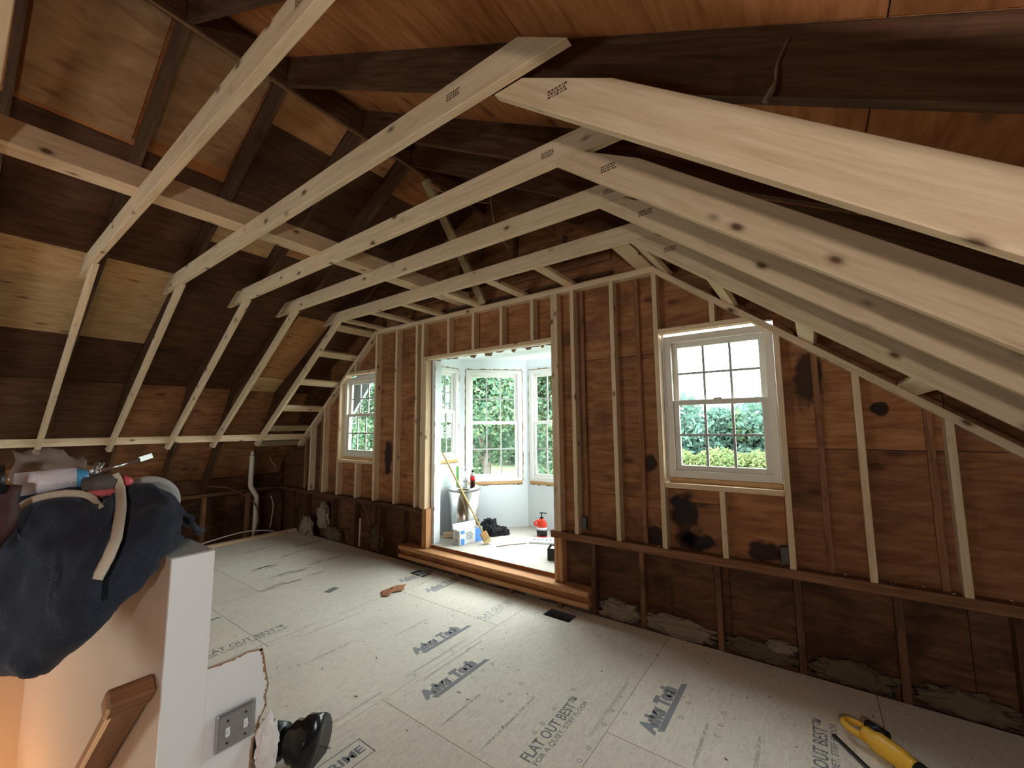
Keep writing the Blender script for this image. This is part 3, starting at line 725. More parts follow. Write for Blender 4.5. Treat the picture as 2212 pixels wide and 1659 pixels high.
for i, y in enumerate(jy):
    y0, y1 = y-0.040, y
    zt = ZJT
    xl_t = RX-(RZ-zt)/SU+0.06; xl_b = RX-(RZ-ZJ)/SU+0.06          # tail cut along the old rafters
    xr_t = RX+(deck(RX)-0.03-zt)/SU-0.1; xr_b = RX+(deck(RX)-0.03-ZJ)/SU-0.13
    o = prism('ceiling_joist', [(xl_b, ZJ), (xr_b, ZJ), (xr_t, zt), (xl_t, zt)], y0, y1, M['lumber'])
    tag(o, 'pale new ceiling joist overhead, '+ORD[i], 'joist', 'new ceiling joists')
    if i > 0: stamp(o, -1.35+0.12*i, y0-0.0008, ZJ+0.05, seed=i)
    joists.append(o)
    # left sloped rafter under the joist tail, down past the knee plate
    t = 0.145; xt = jl[i]; xb, zb = -6.75, 1.365
    yb = y+0.02+0.01*i
    sl = (ZJ-zb)/(xt-xb)
    pts = [(xt, ZJ-0.001), (xt-t, ZJ-0.001), (xb-t*0.75, zb+0.03), (xb, zb)]
    r = prism('knee_rafter', pts, y0+0.012*(i > 0), y1+0.012*(i > 0), M['lumber'], ang=math.atan(sl))
    tag(r, 'pale sloping knee rafter on the left, '+['nearest the camera', 'second from the camera', 'third from the camera', 'fourth from the camera', 'fifth from the camera', 'next to the gable wall blocks'][i], 'rafter', 'new knee rafters on the left slope')
    # right sloped rafter
    if i == 0: pass
    s = 0.78; xc = jr[i]; d = 0.185
    f = lambda x: ZJ-s*(x-xc)
    xe = 1.02
    old = lambda x: zu(x)-0.004
    # top line: f+d, trimmed along the old rafter underside near its head
    pts = [(xc, ZJ-0.001), (xc+0.02, ZJ-0.001)]
    xi = (RZ+SU*RX-0.004-(ZJ+s*xc+d))/(SU-s)      # where f+d meets the old rafter line
    xh = (RZ+SU*RX-0.004-ZJ+0.001)/SU             # where the joist bottom meets the old rafter line
    pts = [(xc, ZJ-0.001), (xe, f(xe)), (xe, f(xe)+d), (max(xi, xh), min(old(max(xi, xh)), f(max(xi, xh))+d))]
    if xh < xi: pts.append((xh, ZJ-0.001))
    off = 0.0415 if i in (2,) else 0.0
    q = prism('slope_rafter', pts, y0+off, y1+off, M['lumber'], ang=-math.atan(s))
    tag(q, 'pale sloping rafter on the right, '+['behind the camera', 'just above the camera', 'nearest in view and brightly lit', 'second in view', 'third in view', 'nearest the gable wall window'][i], 'rafter', 'new sloping rafters on the right')
    if i > 1: stamp(q, xc+0.28, y0+off-0.0008, f(xc+0.28)+0.07, seed=20+i)
tag(box('knee_plate', -6.73, -6.655, YB, YF-0.004, 1.450, 1.538, M['lumber']), 'long pale horizontal knee plate along the left slope at eye height', 'plate')
tag(box('right_knee_plate', 0.94, 1.02, YB, 2.70, 1.31, 1.398, M['lumber']), 'pale knee plate under the right rafters beyond the frame', 'plate')
# L shaped strongback over the joists
sb = empty('strongback', (-3.2, 0.4, ZJT), 'pale L shaped strongback of two boards running over the joists', 'strongback')
def sub(o, p):
    o.parent = p; o.matrix_parent_inverse = p.matrix_basis.inverted(); return o
sub(box('flat_board', -3.30, -3.185, -2.4, 3.50, ZJT+0.001, ZJT+0.039, M['lumber']), sb)
sub(box('edge_board', -3.182, -3.144, -2.4, 3.50, ZJT+0.001, ZJT+0.135, M['lumber']), sb)
# flat blocks between last joist and gable plate
wlab = ['leftmost, by the left corner', 'second from the left', 'third from the left', 'fourth, in the middle', 'fifth from the left', 'sixth, second from the right end', 'rightmost, wide, by the right corner']
for k, x in enumerate((-4.80, -4.20, -3.63, -3.01, -2.41, -1.86, -1.15)):
    wd = 0.10 if k < 6 else 0.135
    o = box('ceiling_block', x, x+wd, 2.787, 3.515, 2.979, 3.017, M['lumber'])
    tag(o, 'flat pale block bridging last joist and gable plate, '+wlab[k], 'block', 'flat ceiling blocks along the gable wall')
# blocks on the left slope between last knee rafter and gable plate
llab = ['topmost', 'second from the top', 'third from the top', 'fourth from the top', 'lowest, just above the knee plate', 'dim one just below the knee plate']
la = math.atan(0.79)
for k, z in enumerate((2.93, 2.63, 2.27, 1.915, 1.62, 1.40)):
    x = -4.853+(z-2.977)/0.79-0.02
    c = Vector((x, 0, z)); d = Vector((math.cos(la), 0, math.sin(la))); nrm = Vector((-math.sin(la), 0, math.cos(la)))
    p = c+nrm*(0.012 if k < 5 else -0.0)
    o = bar('slope_block', (p.x, 2.80+0.03, p.z), (p.x, YF+0.085, p.z), 0.105, 0.036, M['lumber'] if k < 4 else M['hanger'], up=tuple(nrm))
    tag(o, 'short pale block across the left slope, '+llab[k], 'block', 'blocks across the left slope')
ra = math.atan(0.771)
for k, x in enumerate((-0.93, -0.46, 0.0, 0.48)):
    nrm = Vector((math.sin(ra), 0, math.cos(ra))); z = rake_r(x)
    p = Vector((x, 0, z))+nrm*0.02
    o = bar('slope_block', (p.x, 2.79, p.z), (p.x, YF+0.085, p.z), 0.11, 0.036, M['lumber'], up=tuple(nrm))
    tag(o, 'short pale block across the right slope, '+['topmost at the ceiling corner', 'second from the top', 'third, right of the window', 'lowest'][k], 'block', 'blocks across the right slope')
o = bar('hanger_board', (-2.93, 2.60, 4.06), (-2.86, 3.40, 2.99), 0.038, 0.089, M['hanger'], up=(1, 0, 0)); tag(o, 'weathered greenish board hanging diagonally from ridge to gable plate', 'board')
o = bar('hanger_cleat', (-2.90, 2.73, 3.88), (-2.855, 3.02, 3.49), 0.03, 0.05, M['hanger'], up=(1, 0, 0)); tag(o, 'narrow cleat nailed alongside the hanging greenish board', 'board')
o = tube('ridge_wire', [(-2.88, 0.2, 4.07), (-2.89, 0.9, 4.05), (-2.89, 1.9, 4.05), (-2.89, 2.38, 4.06), (-2.80, 2.62, 3.93), (-2.55, 2.95, 3.86), (-2.3, 3.1, 3.84)], 0.004, M['copper'], sides=6); tag(o, 'thin copper coloured wire strung along the ridge', 'wire')
o = tube('hanging_wire', [(-2.35, 2.9, 3.85), (-2.33, 2.92, 3.6), (-2.27, 2.95, 3.42), (-2.2, 3.0, 3.3)], 0.003, M['cable'], sides=6); tag(o, 'short loose wire dangling between the rafters', 'wire')
o = tube('cobweb_strand', [(0.02, 1.245, 2.66), (-0.01, 1.243, 2.60), (-0.02, 1.24, 2.54), (-0.045, 1.24, 2.50)], [0.002, 0.004, 0.009], plain('cobweb', (0.24, 0.18, 0.12), 1.0), sides=6); tag(o, 'dusty cobweb clump hanging on the dark rafter at top right', 'cobweb')
# old boards above the gable plate
box('attic_crosspiece', -4.4, -1.4, YS-0.045, YS-0.005, 3.16, 3.24, M['oldmid'], wall_back)
box('attic_crosspiece', -4.4, -1.4, YS-0.045, YS-0.005, 3.02, 3.05, M['old'], wall_back)
for x in (-3.9, -3.3, -2.5, -1.9): box('attic_stud', x, x+0.04, YS-0.04, YS-0.002, 3.25, zu(x)-0.02, M['old'], wall_back)

# ------------------------------------------------------------------ windows
def place(o, Mw, parent, chain):
    o.parent = parent
    o.matrix_parent_inverse = chain.inverted(); o.matrix_basis = Mw @ o.matrix_basis
    return o
def lbox(name, x0, x1, y0, y1, z0, z1, mat, Mw, parent, bev=0.002):
    bm = bmesh.new(); abox(bm, x0, x1, y0, y1, z0, z1); bevel(bm, bev)
    me = bpy.data.meshes.new(name); bm.to_mesh(me); bm.free(); me.materials.append(mat)
    o = bpy.data.objects.new(name, me); COL.objects.link(o); o.parent = parent; return o
def window(n, origin, u, wd, z0, z1, label, mat='vinyl', rows=2, cols=3, frame=0.055, sill=True):
    """origin: lower left corner (seen from the room) of the frame; u: unit vector to the right; local y points outdoors"""
    u = Vector(u).normalized(); yv = Vector((0, 0, 1)).cross(u)
    Mw = Matrix((u, yv, Vector((0, 0, 1)))).transposed().to_4x4(); Mw.translation = Vector(origin)
    root = bpy.data.objects.new('window_%d' % n, None); root.matrix_basis = Mw; COL.objects.link(root); tag(root, label, kind='structure')
    h = z1-z0; V = M[mat]
    for a in ((0, frame, 0, h), (wd-frame, wd, 0, h), (frame, wd-frame, 0, frame), (frame, wd-frame, h-frame, h)):
        lbox('frame', a[0], a[1], -0.01, 0.085, a[2], a[3], V, Mw, root)
    mid = h*0.52
    s = 0.042
    for nm, y, zl, zh in (('lower_sash', 0.008, frame, mid+0.02), ('upper_sash', 0.042, mid-0.02, h-frame)):
        x0, x1 = frame, wd-frame
        sash = bpy.data.objects.new(nm, None); COL.objects.link(sash); sash.parent = root
        for a in ((x0, x0+s, zl, zh), (x1-s, x1, zl, zh), (x0+s, x1-s, zl, zl+s), (x0+s, x1-s, zh-s, zh)):
            lbox('rail', a[0], a[1], y, y+0.03, a[2], a[3], V, Mw, sash, 0.003)
        gx0, gx1, gz0, gz1 = x0+s, x1-s, zl+s, zh-s
        bw = 0.009
        for k in range(1, cols): xx = gx0+(gx1-gx0)*k/cols; lbox('muntin', xx-bw, xx+bw, y+0.008, y+0.022, gz0, gz1, M['grille'], Mw, sash, 0)
        for k in range(1, rows): zz = gz0+(gz1-gz0)*k/rows; lbox('muntin', gx0, gx1, y+0.0085, y+0.0215, zz-bw, zz+bw, M['grille'], Mw, sash, 0)
        for i in range(cols):
            for j in range(rows):
                a, b = gx0+(gx1-gx0)*i/cols, gx0+(gx1-gx0)*(i+1)/cols; c, d = gz0+(gz1-gz0)*j/rows, gz0+(gz1-gz0)*(j+1)/rows
                me = me_from('pane', [(a, y+0.015, c), (b, y+0.015, c), (b, y+0.015, d), (a, y+0.015, d)], [(0, 1, 2, 3)], M['glass'])
                link(bpy.data.objects.new('pane', me), sash)
    lbox('sash_lock', wd/2-0.03, wd/2+0.03, -0.004, 0.02, mid+0.02, mid+0.032, V, Mw, root, 0.003)
    if sill: lbox('sill_board', 0.0, wd, -0.015, 0.07, -0.038, -0.001, M['trimwood'], Mw, root, 0.003)
    return root
window(1, (-5.655, YS-0.012, 1.211), (1, 0, 0), 0.80, 1.211, 2.365, 'small white double hung window with grilles in the left corner', 'vinyl_old')
window(2, (-0.967, YS-0.012, 1.211), (1, 0, 0), 0.775, 1.211, 2.365, 'white double hung window with dark grilles in the right wall', 'vinyl_old')

# ------------------------------------------------------------------ bay beyond the door opening
ZB, ZC = 0.24, 2.575
bayp = [(-3.97, YS+0.03), (-3.97, 4.21), (-3.30, 4.90), (-2.50, 4.90), (-1.83, 4.21), (-1.83, YS+0.03)]
bay_names = ['wall_bay_left', 'wall_bay_left_angle', 'wall_bay_end', 'wall_bay_right_angle', 'wall_bay_right']
bay_win = [(0.10, 0.63, 1.19, 2.43), (0.085, 0.885, 0.87, 2.43), (0.04, 0.76, 0.87, 2.43), (0.075, 0.875, 0.87, 2.43), (0.06, 0.59, 1.19, 2.43)]
wl = ['narrow white double hung window on the left side of the bay', 'wide white double hung window facing the maple in the bay', 'white double hung window at the end of the bay behind the stud', 'white window on the right angle of the bay', 'narrow white window on the right side of the bay']
torn_m = M['torn']
for i in range(5):
    a = Vector((*bayp[i], 0)); b = Vector((*bayp[i+1], 0)); u = (b-a); L = u.length; u.normalize()
    yv = Vector((0, 0, 1)).cross(u)
    Mw = Matrix((u, yv, Vector((0, 0, 1)))).transposed().to_4x4(); Mw.translation = a
    w0, w1, zz0, zz1 = bay_win[i]
    bm = bmesh.new()
    for q in rects(-0.0, L, 0.0, ZC+0.1, [(w0, w1, zz0-0.04, zz1)]): abox(bm, q[0], q[1], 0.0, 0.11, q[2], q[3])
    bmesh.ops.remove_doubles(bm, verts=bm.verts, dist=1e-6)
    wo = bm_obj(bay_names[i], bm, M['white'], mw=Mw); tag(wo, 'white drywall of the bay, '+['left side', 'left angle', 'far end', 'right angle', 'right side'][i], kind='structure')
    # torn paper edge round the window opening
    rr = random.Random(40+i); bm = bmesh.new()
    def ragged(x0, z0, x1, z1, nx, nz, k=26):
        P = []; Q = []
        for t in range(k+1):
            f = t/k; x = x0+(x1-x0)*f; z = z0+(z1-z0)*f; e = 0.008+0.016*rr.random()**2
            P.append(bm.verts.new((x, -0.0015, z))); Q.append(bm.verts.new((x+nx*e, -0.0015, z+nz*e)))
        for t in range(k): bm.faces.new((P[t], P[t+1], Q[t+1], Q[t]))
    ragged(w0, zz0, w0, zz1, -1, 0); ragged(w1, zz0, w1, zz1, 1, 0); ragged(w0, zz1, w1, zz1, 0, 1); ragged(w0, zz0-0.04, w1, zz0-0.04, 0, -1)
    t = bm_obj('torn_paper_edge', bm, torn_m, None); t.parent = wo
    window(3+i, a+u*w0+Vector((0, 0, zz0))-yv*0.002, u, w1-w0, zz0, zz1, wl[i])
# jamb returns of drywall, floor, ceiling, shell
bm = bmesh.new(); abox(bm, -3.97, -3.745, YS+0.012, YS+0.115, ZB, 2.47); o = bm_obj('wall_bay_return_left', bm, M['white']); tag(o, 'white drywall return at the left jamb of the bay', kind='structure')
bm = bmesh.new(); abox(bm, -2.03, -1.83, YS+0.012, YS+0.115, ZB, 2.47); o = bm_obj('wall_bay_return_right', bm, M['white']); tag(o, 'white drywall return at the right jamb of the bay', kind='structure')
bm = bmesh.new(); abox(bm, -3.97, -1.83, YS+0.012, YS+0.115, 2.497, ZC+0.1); o = bm_obj('wall_bay_return_top', bm, M['white']); tag(o, 'white drywall above the bay opening', kind='structure')
def ngon_slab(name, pts, z0, z1, mat):
    bm = bmesh.new(); a = [bm.verts.new((x, y, z0)) for x, y in pts]; b = [bm.verts.new((x, y, z1)) for x, y in pts]; n = len(pts)
    bm.faces.new(a); bm.faces.new(b[::-1])
    for i in range(n): bm.faces.new((a[i], b[i], b[(i+1) % n], a[(i+1) % n]))
    bmesh.ops.recalc_face_normals(bm, faces=bm.faces); return bm_obj(name, bm, mat)
big = [(-3.97, YF+0.07), (-3.97, 4.21), (-3.30, 4.90), (-2.50, 4.90), (-1.83, 4.21), (-1.83, YF+0.07)]
fl = [(-3.80, YF+0.071), (-3.80, YS+0.115), (-3.969, YS+0.115), (-3.969, 4.209), (-3.301, 4.899), (-2.499, 4.899), (-1.831, 4.209), (-1.831, YS+0.115), (-1.99, YS+0.115), (-1.99, YF+0.071)]
tag(ngon_slab('floor_bay', fl, ZB-0.06, ZB, M['bayfloor']), 'dusty subfloor of the raised bay', kind='structure')
cl = [(-4.1, YS+0.062), (-4.1, 4.28), (-3.36, 5.03), (-2.44, 5.03), (-1.7, 4.28), (-1.7, YS+0.062)]
tag(ngon_slab('ceiling_bay', cl, ZC, ZC+0.08, M['white']), 'white drywall ceiling of the bay', kind='structure')
tag(box('trim_1', -3.76, -2.03, YF+0.0705, YS+0.03, 0.201, 0.2395, M['silldark']), 'dark edge board under the bay floor', kind='structure')
# ragged drywall hanging along the header and left jamb
rr = random.Random(9); bm = bmesh.new()
x = -3.74
while x < -2.08:
    L = rr.uniform(0.04, 0.16); h = rr.uniform(0.006, 0.045)*(1 if rr.random() < 0.5 else 0.4)
    vs = [(x, 0, 0), (x+L, 0, 0), (x+L*rr.uniform(0.6, 1.0), -0.02*rr.random(), -h), (x+L*rr.uniform(0.05, 0.4), -0.02*rr.random(), -h*rr.uniform(0.5, 1))]
    f = [bm.verts.new((v[0], YS+0.008+v[1], 2.456+v[2])) for v in vs]; bm.faces.new(f); x += L*rr.uniform(0.7, 1.1)
z = 2.44
while z > 0.3:
    L = rr.uniform(0.05, 0.2); h = rr.uniform(0.004, 0.02)
    f = [bm.verts.new(v) for v in ((-3.752, YS+0.009, z), (-3.752, YS+0.009, z-L), (-3.752+h, YS+0.008, z-L*0.7), (-3.752+h*rr.random(), YS+0.008, z-L*0.2))]; bm.faces.new(f); z -= L*rr.uniform(0.8, 1.2)
o = bm_obj('torn_drywall_fringe', bm, M['torn'], wall_back)

# ------------------------------------------------------------------ rear wall behind the camera, its window placed and sized for fill light
RH = [(-4.6, -3.6, 0.75, 2.15)]
bm = bmesh.new()
for a, b, c, d in rects(-8.6, mir(-8.6), -0.35, 4.6, RH):
    pl = clip_roof([(a, c), (b, c), (b, d), (a, d)], -0.02)
    if len(pl) < 3: continue
    va = [bm.verts.new((x, YB-0.10, z)) for x, z in pl]; vb = [bm.verts.new((x, YB-0.02, z)) for x, z in pl]
    bm.faces.new(va); bm.faces.new(vb[::-1]); n = len(pl)
    for i in range(n): bm.faces.new((va[i], vb[i], vb[(i+1) % n], va[(i+1) % n]))
bmesh.ops.recalc_face_normals(bm, faces=bm.faces)
tag(bm_obj('wall_front', bm, M['ply_wall']), 'rear gable wall behind the camera', kind='structure')
window(8, (-3.6, YB-0.03, 0.75), (-1, 0, 0), 1.0, 0.75, 2.15, 'rear window behind the camera', cols=3)

wk = empty('added_fill_lamp', (0.30, -0.50, 1.70), 'small caged work lamp hanging from a rafter beside the camera', 'lamp')  # body for the added fill light, out of view
def addl(o): o.parent = wk; o.matrix_parent_inverse = wk.matrix_basis.inverted()
_em, _nt, _b = new_mat('lit_bulb'); _b.inputs['Emission Color'].default_value = (1, 0.93, 0.86, 1); _b.inputs['Emission Strength'].default_value = 4
addl(lathe('bulb', [(0.004, -0.035), (0.022, -0.026), (0.03, 0.0), (0.02, 0.03), (0.012, 0.045)], _em, None, (0.30, -0.50, 1.70), 16))
bpy.data.objects['bulb'].visible_shadow = True
addl(tube('lamp_cord', [(0.30, -0.50, 1.77), (0.30, -0.50, 2.05)], 0.004, M['black'], sides=6, sub=1))
addl(lathe('lamp_socket', [(0.016, 0.045), (0.02, 0.05), (0.02, 0.08)], M['black'], None, (0.30, -0.50, 1.70), 14))
# ------------------------------------------------------------------ stair half wall
HW = empty('wall_stair', (-1.70, 0.46, 0), 'white and beige half wall round the stair opening', kind='structure')
def hw(o): o.parent = HW; o.matrix_parent_inverse = HW.matrix_basis.inverted(); return o
bm = bmesh.new(); abox(bm, ST_X0, -1.7005, 0.46, 0.575, -2.4, 1.205); hw(bm_obj('beige_wall', bm, M['beige']))
bm = bmesh.new(); abox(bm, -1.7004, -1.688, 0.459, 0.577, 0.0, 1.214); hw(bm_obj('white_end_panel', bm, M['white']))
box_ = box('wall_cap', ST_X0, -1.7005, 0.458, 0.577, 1.206, 1.216, M['cap'], None, 0.001); hw(box_)
# low broken drywall beyond the end panel
pl = [(0.5775, 0.0), (0.735, 0.0), (0.728, 0.40), (0.733, 0.52), (0.752, 0.585), (0.772, 0.62), (0.768, 0.655), (0.776, 0.69), (0.765, 0.74), (0.757, 0.79), (0.748, 0.827), (0.70, 0.836), (0.65, 0.832), (0.5775, 0.836)]
bm = bmesh.new(); a = [bm.verts.new((-1.688, y, z)) for y, z in pl]; b = [bm.verts.new((-1.701, y, z)) for y, z in pl]
bm.faces.new(a); bm.faces.new(b[::-1])
for i in range(len(pl)): bm.faces.new((a[i], b[i], b[(i+1) % len(pl)], a[(i+1) % len(pl)]))
bmesh.ops.recalc_face_normals(bm, faces=bm.faces); hw(bm_obj('broken_drywall', bm, M['white']))
bm = bmesh.new(); rr = random.Random(5)
edge = pl[2:]
for (y0, z0), (y1, z1) in zip(edge, edge[1:]):
    for k in range(5):
        t = k/5; y = y0+(y1-y0)*t; z = z0+(z1-z0)*t; e = 0.004+0.006*rr.random()
        dy, dz = (z1-z0), -(y1-y0); L = math.hypot(dy, dz) or 1; dy, dz = -dy/L*-1, -dz/L*-1
        y2 = y0+(y1-y0)*(t+0.21); z2 = z0+(z1-z0)*(t+0.21)
        bm.faces.new([bm.verts.new(v) for v in ((-1.6872, y, z), (-1.6872, y2, z2), (-1.6872, y2-dy*e, z2-dz*e), (-1.6872, y-dy*e, z-dz*e))])
hw(bm_obj('torn_paper_edge', bm, M['torn']))
bm = bmesh.new(); abox(bm, -1.73, -1.7015, 0.5775, 0.70, 0.0, 0.80); hw(bm_obj('stub_framing', bm, M['oldmid']))
for nm, q, m in (('stair_side_wall', (ST_X0, -1.70, -0.70, -0.62, -2.4, -0.02), 'beige'), ('stair_end_wall', (ST_X0-0.08, ST_X0+0.002, -0.70, 0.575, -2.4, 1.10), 'beige'), ('stair_end_wall', (-1.70, -1.62, -0.70, 0.46, -2.4, -0.06), 'beige'), ('stair_bottom', (ST_X0, -1.70, -0.62, 0.46, -2.42, -2.38), 'rail')):
    bm = bmesh.new(); abox(bm, *q); hw(bm_obj(nm, bm, M[m]))
# steps going down to the left
for k in range(9):
    xx = -1.72-0.24*k; zt = -0.19*(k+1)
    bm = bmesh.new(); abox(bm, xx-0.26, xx, -0.615, 0.455, zt-0.03, zt); hw(bm_obj('stair_tread', bm, M['rail']))
# handrail fixed on the beige wall
sl = 0.92
hr = bar('handrail', (-1.79, 0.408, 0.785), (-2.95, 0.408, 0.785-1.16*sl), 0.100, 0.042, M['rail'], up=(sl, 0, 1), bev=0.010)
cap_ = bar('rail_return', (-1.782, 0.461, 0.800), (-1.782, 0.345, 0.800), 0.060, 0.075, M['rail'], up=(sl, 0, 1), bev=0.008); cap_.parent = hr; cap_.matrix_parent_inverse = hr.matrix_basis.inverted()
tag(hr, 'brown wooden handrail sloping down the beige stair wall', 'handrail')
# switch plate
sp = empty('switch_plate', (-1.687, 0.665, 0.61), 'raised galvanised steel double switch cover on the white half wall', 'switch')
def addp(o, p): o.parent = p; o.matrix_parent_inverse = p.matrix_basis.inverted(); return o
bm = bmesh.new(); abox(bm, -1.687, -1.672, 0.606, 0.729, 0.550, 0.671); bevel(bm, 0.008, 2); addp(bm_obj('cover_rim', bm, M['galv']), sp)
bm = bmesh.new(); abox(bm, -1.675, -1.667, 0.616, 0.719, 0.560, 0.661); bevel(bm, 0.004); addp(bm_obj('cover_face', bm, plain('zinc_face', (0.30, 0.30, 0.32), 0.5, 0.4)), sp)
for y in (0.640, 0.695):
    bm = bmesh.new(); abox(bm, -1.667, -1.664, y-0.006, y+0.006, 0.596, 0.624); o = addp(bm_obj('toggle_slot', bm, M['white']), sp)
    o = bar('toggle', (-1.665, y, 0.608), (-1.654, y, 0.616), 0.007, 0.009, M['white'], None, bev=0.001); addp(o, sp)
    for z in (0.575, 0.645): addp(lathe('screw', [(0.0035, 0), (0.0035, 0.002)], M['black'], None, (0, 0, 0), 10), sp).matrix_basis = Matrix.Translation((-1.667, y, z)) @ Matrix.Rotation(math.pi/2, 4, 'Y')
blob('plastic_bag', (-1.675, 0.775, 0.49), (0.018, 0.040, 0.085), plain('white_plastic_bag', (0.78, 0.78, 0.78), 0.35), seed=4, amp=0.45, sub=4)
tag(bpy.data.objects['plastic_bag'], 'crumpled white plastic bag hanging beside the steel switch cover', 'bag')

# ------------------------------------------------------------------ blanket and tools on the half wall
def catmull(P, n):
    out = []; m = len(P)
    for i in range(n):
        f = i/(n-1)*(m-1); k = min(int(f), m-2); t = f-k
        p0, p1, p2, p3 = P[max(k-1, 0)], P[k], P[k+1], P[min(k+2, m-1)]
        out.append(0.5*((2*p1)+(p2-p0)*t+(2*p0-5*p1+4*p2-p3)*t*t+(3*p1-p0-3*p2+p3)*t**3))
    return out
# rows: back foot, ridge, shoulder, belly, lower, hem, tucked under
colsB = [
 [(-1.81, .55, 1.295), (-1.80, .53, 1.335), (-1.775, .512, 1.35), (-1.745, .50, 1.335), (-1.73, .49, 1.31), (-1.73, .485, 1.285), (-1.77, .50, 1.265)],
 [(-1.92, .62, 1.24), (-1.88, .50, 1.40), (-1.76, .47, 1.375), (-1.68, .44, 1.32), (-1.66, .42, 1.25), (-1.68, .42, 1.205), (-1.76, .44, 1.20)],
 [(-2.03, .62, 1.23), (-1.97, .45, 1.435), (-1.80, .41, 1.38), (-1.66, .36, 1.29), (-1.65, .34, 1.18), (-1.69, .355, 1.11), (-1.80, .40, 1.12)],
 [(-2.13, .62, 1.23), (-2.02, .36, 1.42), (-1.83, .33, 1.365), (-1.68, .29, 1.25), (-1.66, .27, 1.12), (-1.72, .285, 1.02), (-1.86, .36, 1.05)],
 [(-2.25, .62, 1.23), (-2.06, .27, 1.43), (-1.90, .24, 1.37), (-1.74, .22, 1.23), (-1.72, .21, 1.07), (-1.80, .225, 0.955), (-1.95, .34, 1.02)],
 [(-2.38, .62, 1.23), (-2.13, .19, 1.43), (-1.98, .17, 1.36), (-1.86, .155, 1.21), (-1.85, .15, 1.04), (-1.93, .165, 0.92), (-2.06, .32, 1.0)],
 [(-2.50, .62, 1.23), (-2.30, .11, 1.40), (-2.15, .10, 1.33), (-2.05, .09, 1.19), (-2.05, .09, 1.03), (-2.12, .11, 0.92), (-2.25, .30, 1.0)],
 [(-2.9, .62, 1.23), (-2.75, .05, 1.36), (-2.62, .04, 1.30), (-2.55, .03, 1.18), (-2.55, .03, 1.03), (-2.6, .06, 0.94), (-2.7, .28, 1.0)],
]
R = [catmull([Vector(p) for p in c], 44) for c in colsB]
NU = 72; G = []
for j in range(44): G.append(catmull([r[j] for r in R], NU))
verts = []
for j in range(44):
    for i in range(NU):
        p = G[j][i].copy()
        q = Vector((p.x*5, p.y*5, p.z*5))
        wr = max(0.0, 1.0-i/(NU-1)/0.42)*min(1.0, i/12)
        nn = mnoise.fractal(q, 0.8, 2.0, 4)*0.012+mnoise.noise(Vector((p.x*9+p.z*6, p.y*9-p.z*11, p.z*2)))*0.012
        nn += wr*0.022*mnoise.noise(Vector((p.x*16-p.z*20, p.y*16+p.z*24, p.z*7)))-abs(mnoise.noise(Vector((p.x*7+3, p.y*7, p.z*16))))*0.02*(0.4+wr)
        dj = G[min(j+1, 43)][i]-G[max(j-1, 0)][i]; di = G[j][min(i+1, NU-1)]-G[j][max(i-1, 0)]
        nr = di.cross(dj)
        if nr.length > 1e-9: nr.normalize()
        quilt = 0.004*abs(math.sin((i+j)*0.42))*abs(math.sin((i-j)*0.42))
        # stepped fold: a lower flap lying under an upper one
        uu, vv = i/(NU-1), j/43
        step_ = 0.0
        if uu > 0.42:
            edge_v = 0.50+0.10*math.sin(6*uu)+(0.12 if uu < 0.58 else 0.0)
            step_ = 0.016/(1+math.exp((vv-edge_v)*90))
        p += nr*(nn+quilt+step_)
        verts.append(p)
faces = [(j*NU+i, j*NU+i+1, (j+1)*NU+i+1, (j+1)*NU+i) for j in range(43) for i in range(NU-1)]
bl = empty('moving_blanket', (-1.9, 0.4, 1.2), 'navy quilted moving blanket with cream binding heaped over the half wall', 'blanket')
o = bpy.data.objects.new('quilt', me_from('quilt', verts, faces, M['blanket'], True)); link(o); addp(o, bl)
md = o.modifiers.new('thick', 'SOLIDIFY'); md.thickness = 0.012; md.offset = -1
CAMP = Vector((0, 0, 1.63))
def surf(i, j): return Vector(verts[j*NU+i])
def ribbon(name, path, wd, parent):
    P = [Vector(p) for p in path]; P = catmull(P, 28); vs = []; fs = []
    for i, p in enumerate(P):
        t = (P[min(i+1, 27)]-P[max(i-1, 0)]).normalized(); v = (CAMP-p).normalized(); s = t.cross(v).normalized()
        for k, (a, b) in enumerate(((-1, 0), (-0.5, 0.6), (0.5, 0.6), (1, 0), (0.5, -0.5), (-0.5, -0.5))):
            vs.append(p+s*a*wd/2+v*(b*0.008)+s*0.0015*mnoise.noise(p*90))
    for i in range(27):
        for k in range(6): fs.append((i*6+k, i*6+(k+1) % 6, (i+1)*6+(k+1) % 6, (i+1)*6+k))
    o = bpy.data.objects.new(name, me_from(name, vs, fs, M['binding'], True)); link(o); return addp(o, parent)
def pix(px, py, dist):
    """point along the sight line of photo pixel (px,py); only used to read positions off the photo"""
    d = (_r2*((px-1106)/885.18)-_u2*((py-829.5)/885.18)+_f).normalized()
    return CAMP+d*dist
from mathutils.bvhtree import BVHTree
_bvh = BVHTree.FromPolygons(verts, faces)
def onb(px, py, lift, alt):
    d = (_r2*((px-1106)/885.18)-_u2*((py-829.5)/885.18)+_f).normalized()
    h = _bvh.ray_cast(CAMP, d)
    return CAMP+d*((h[3] if h[0] is not None else alt)-lift)
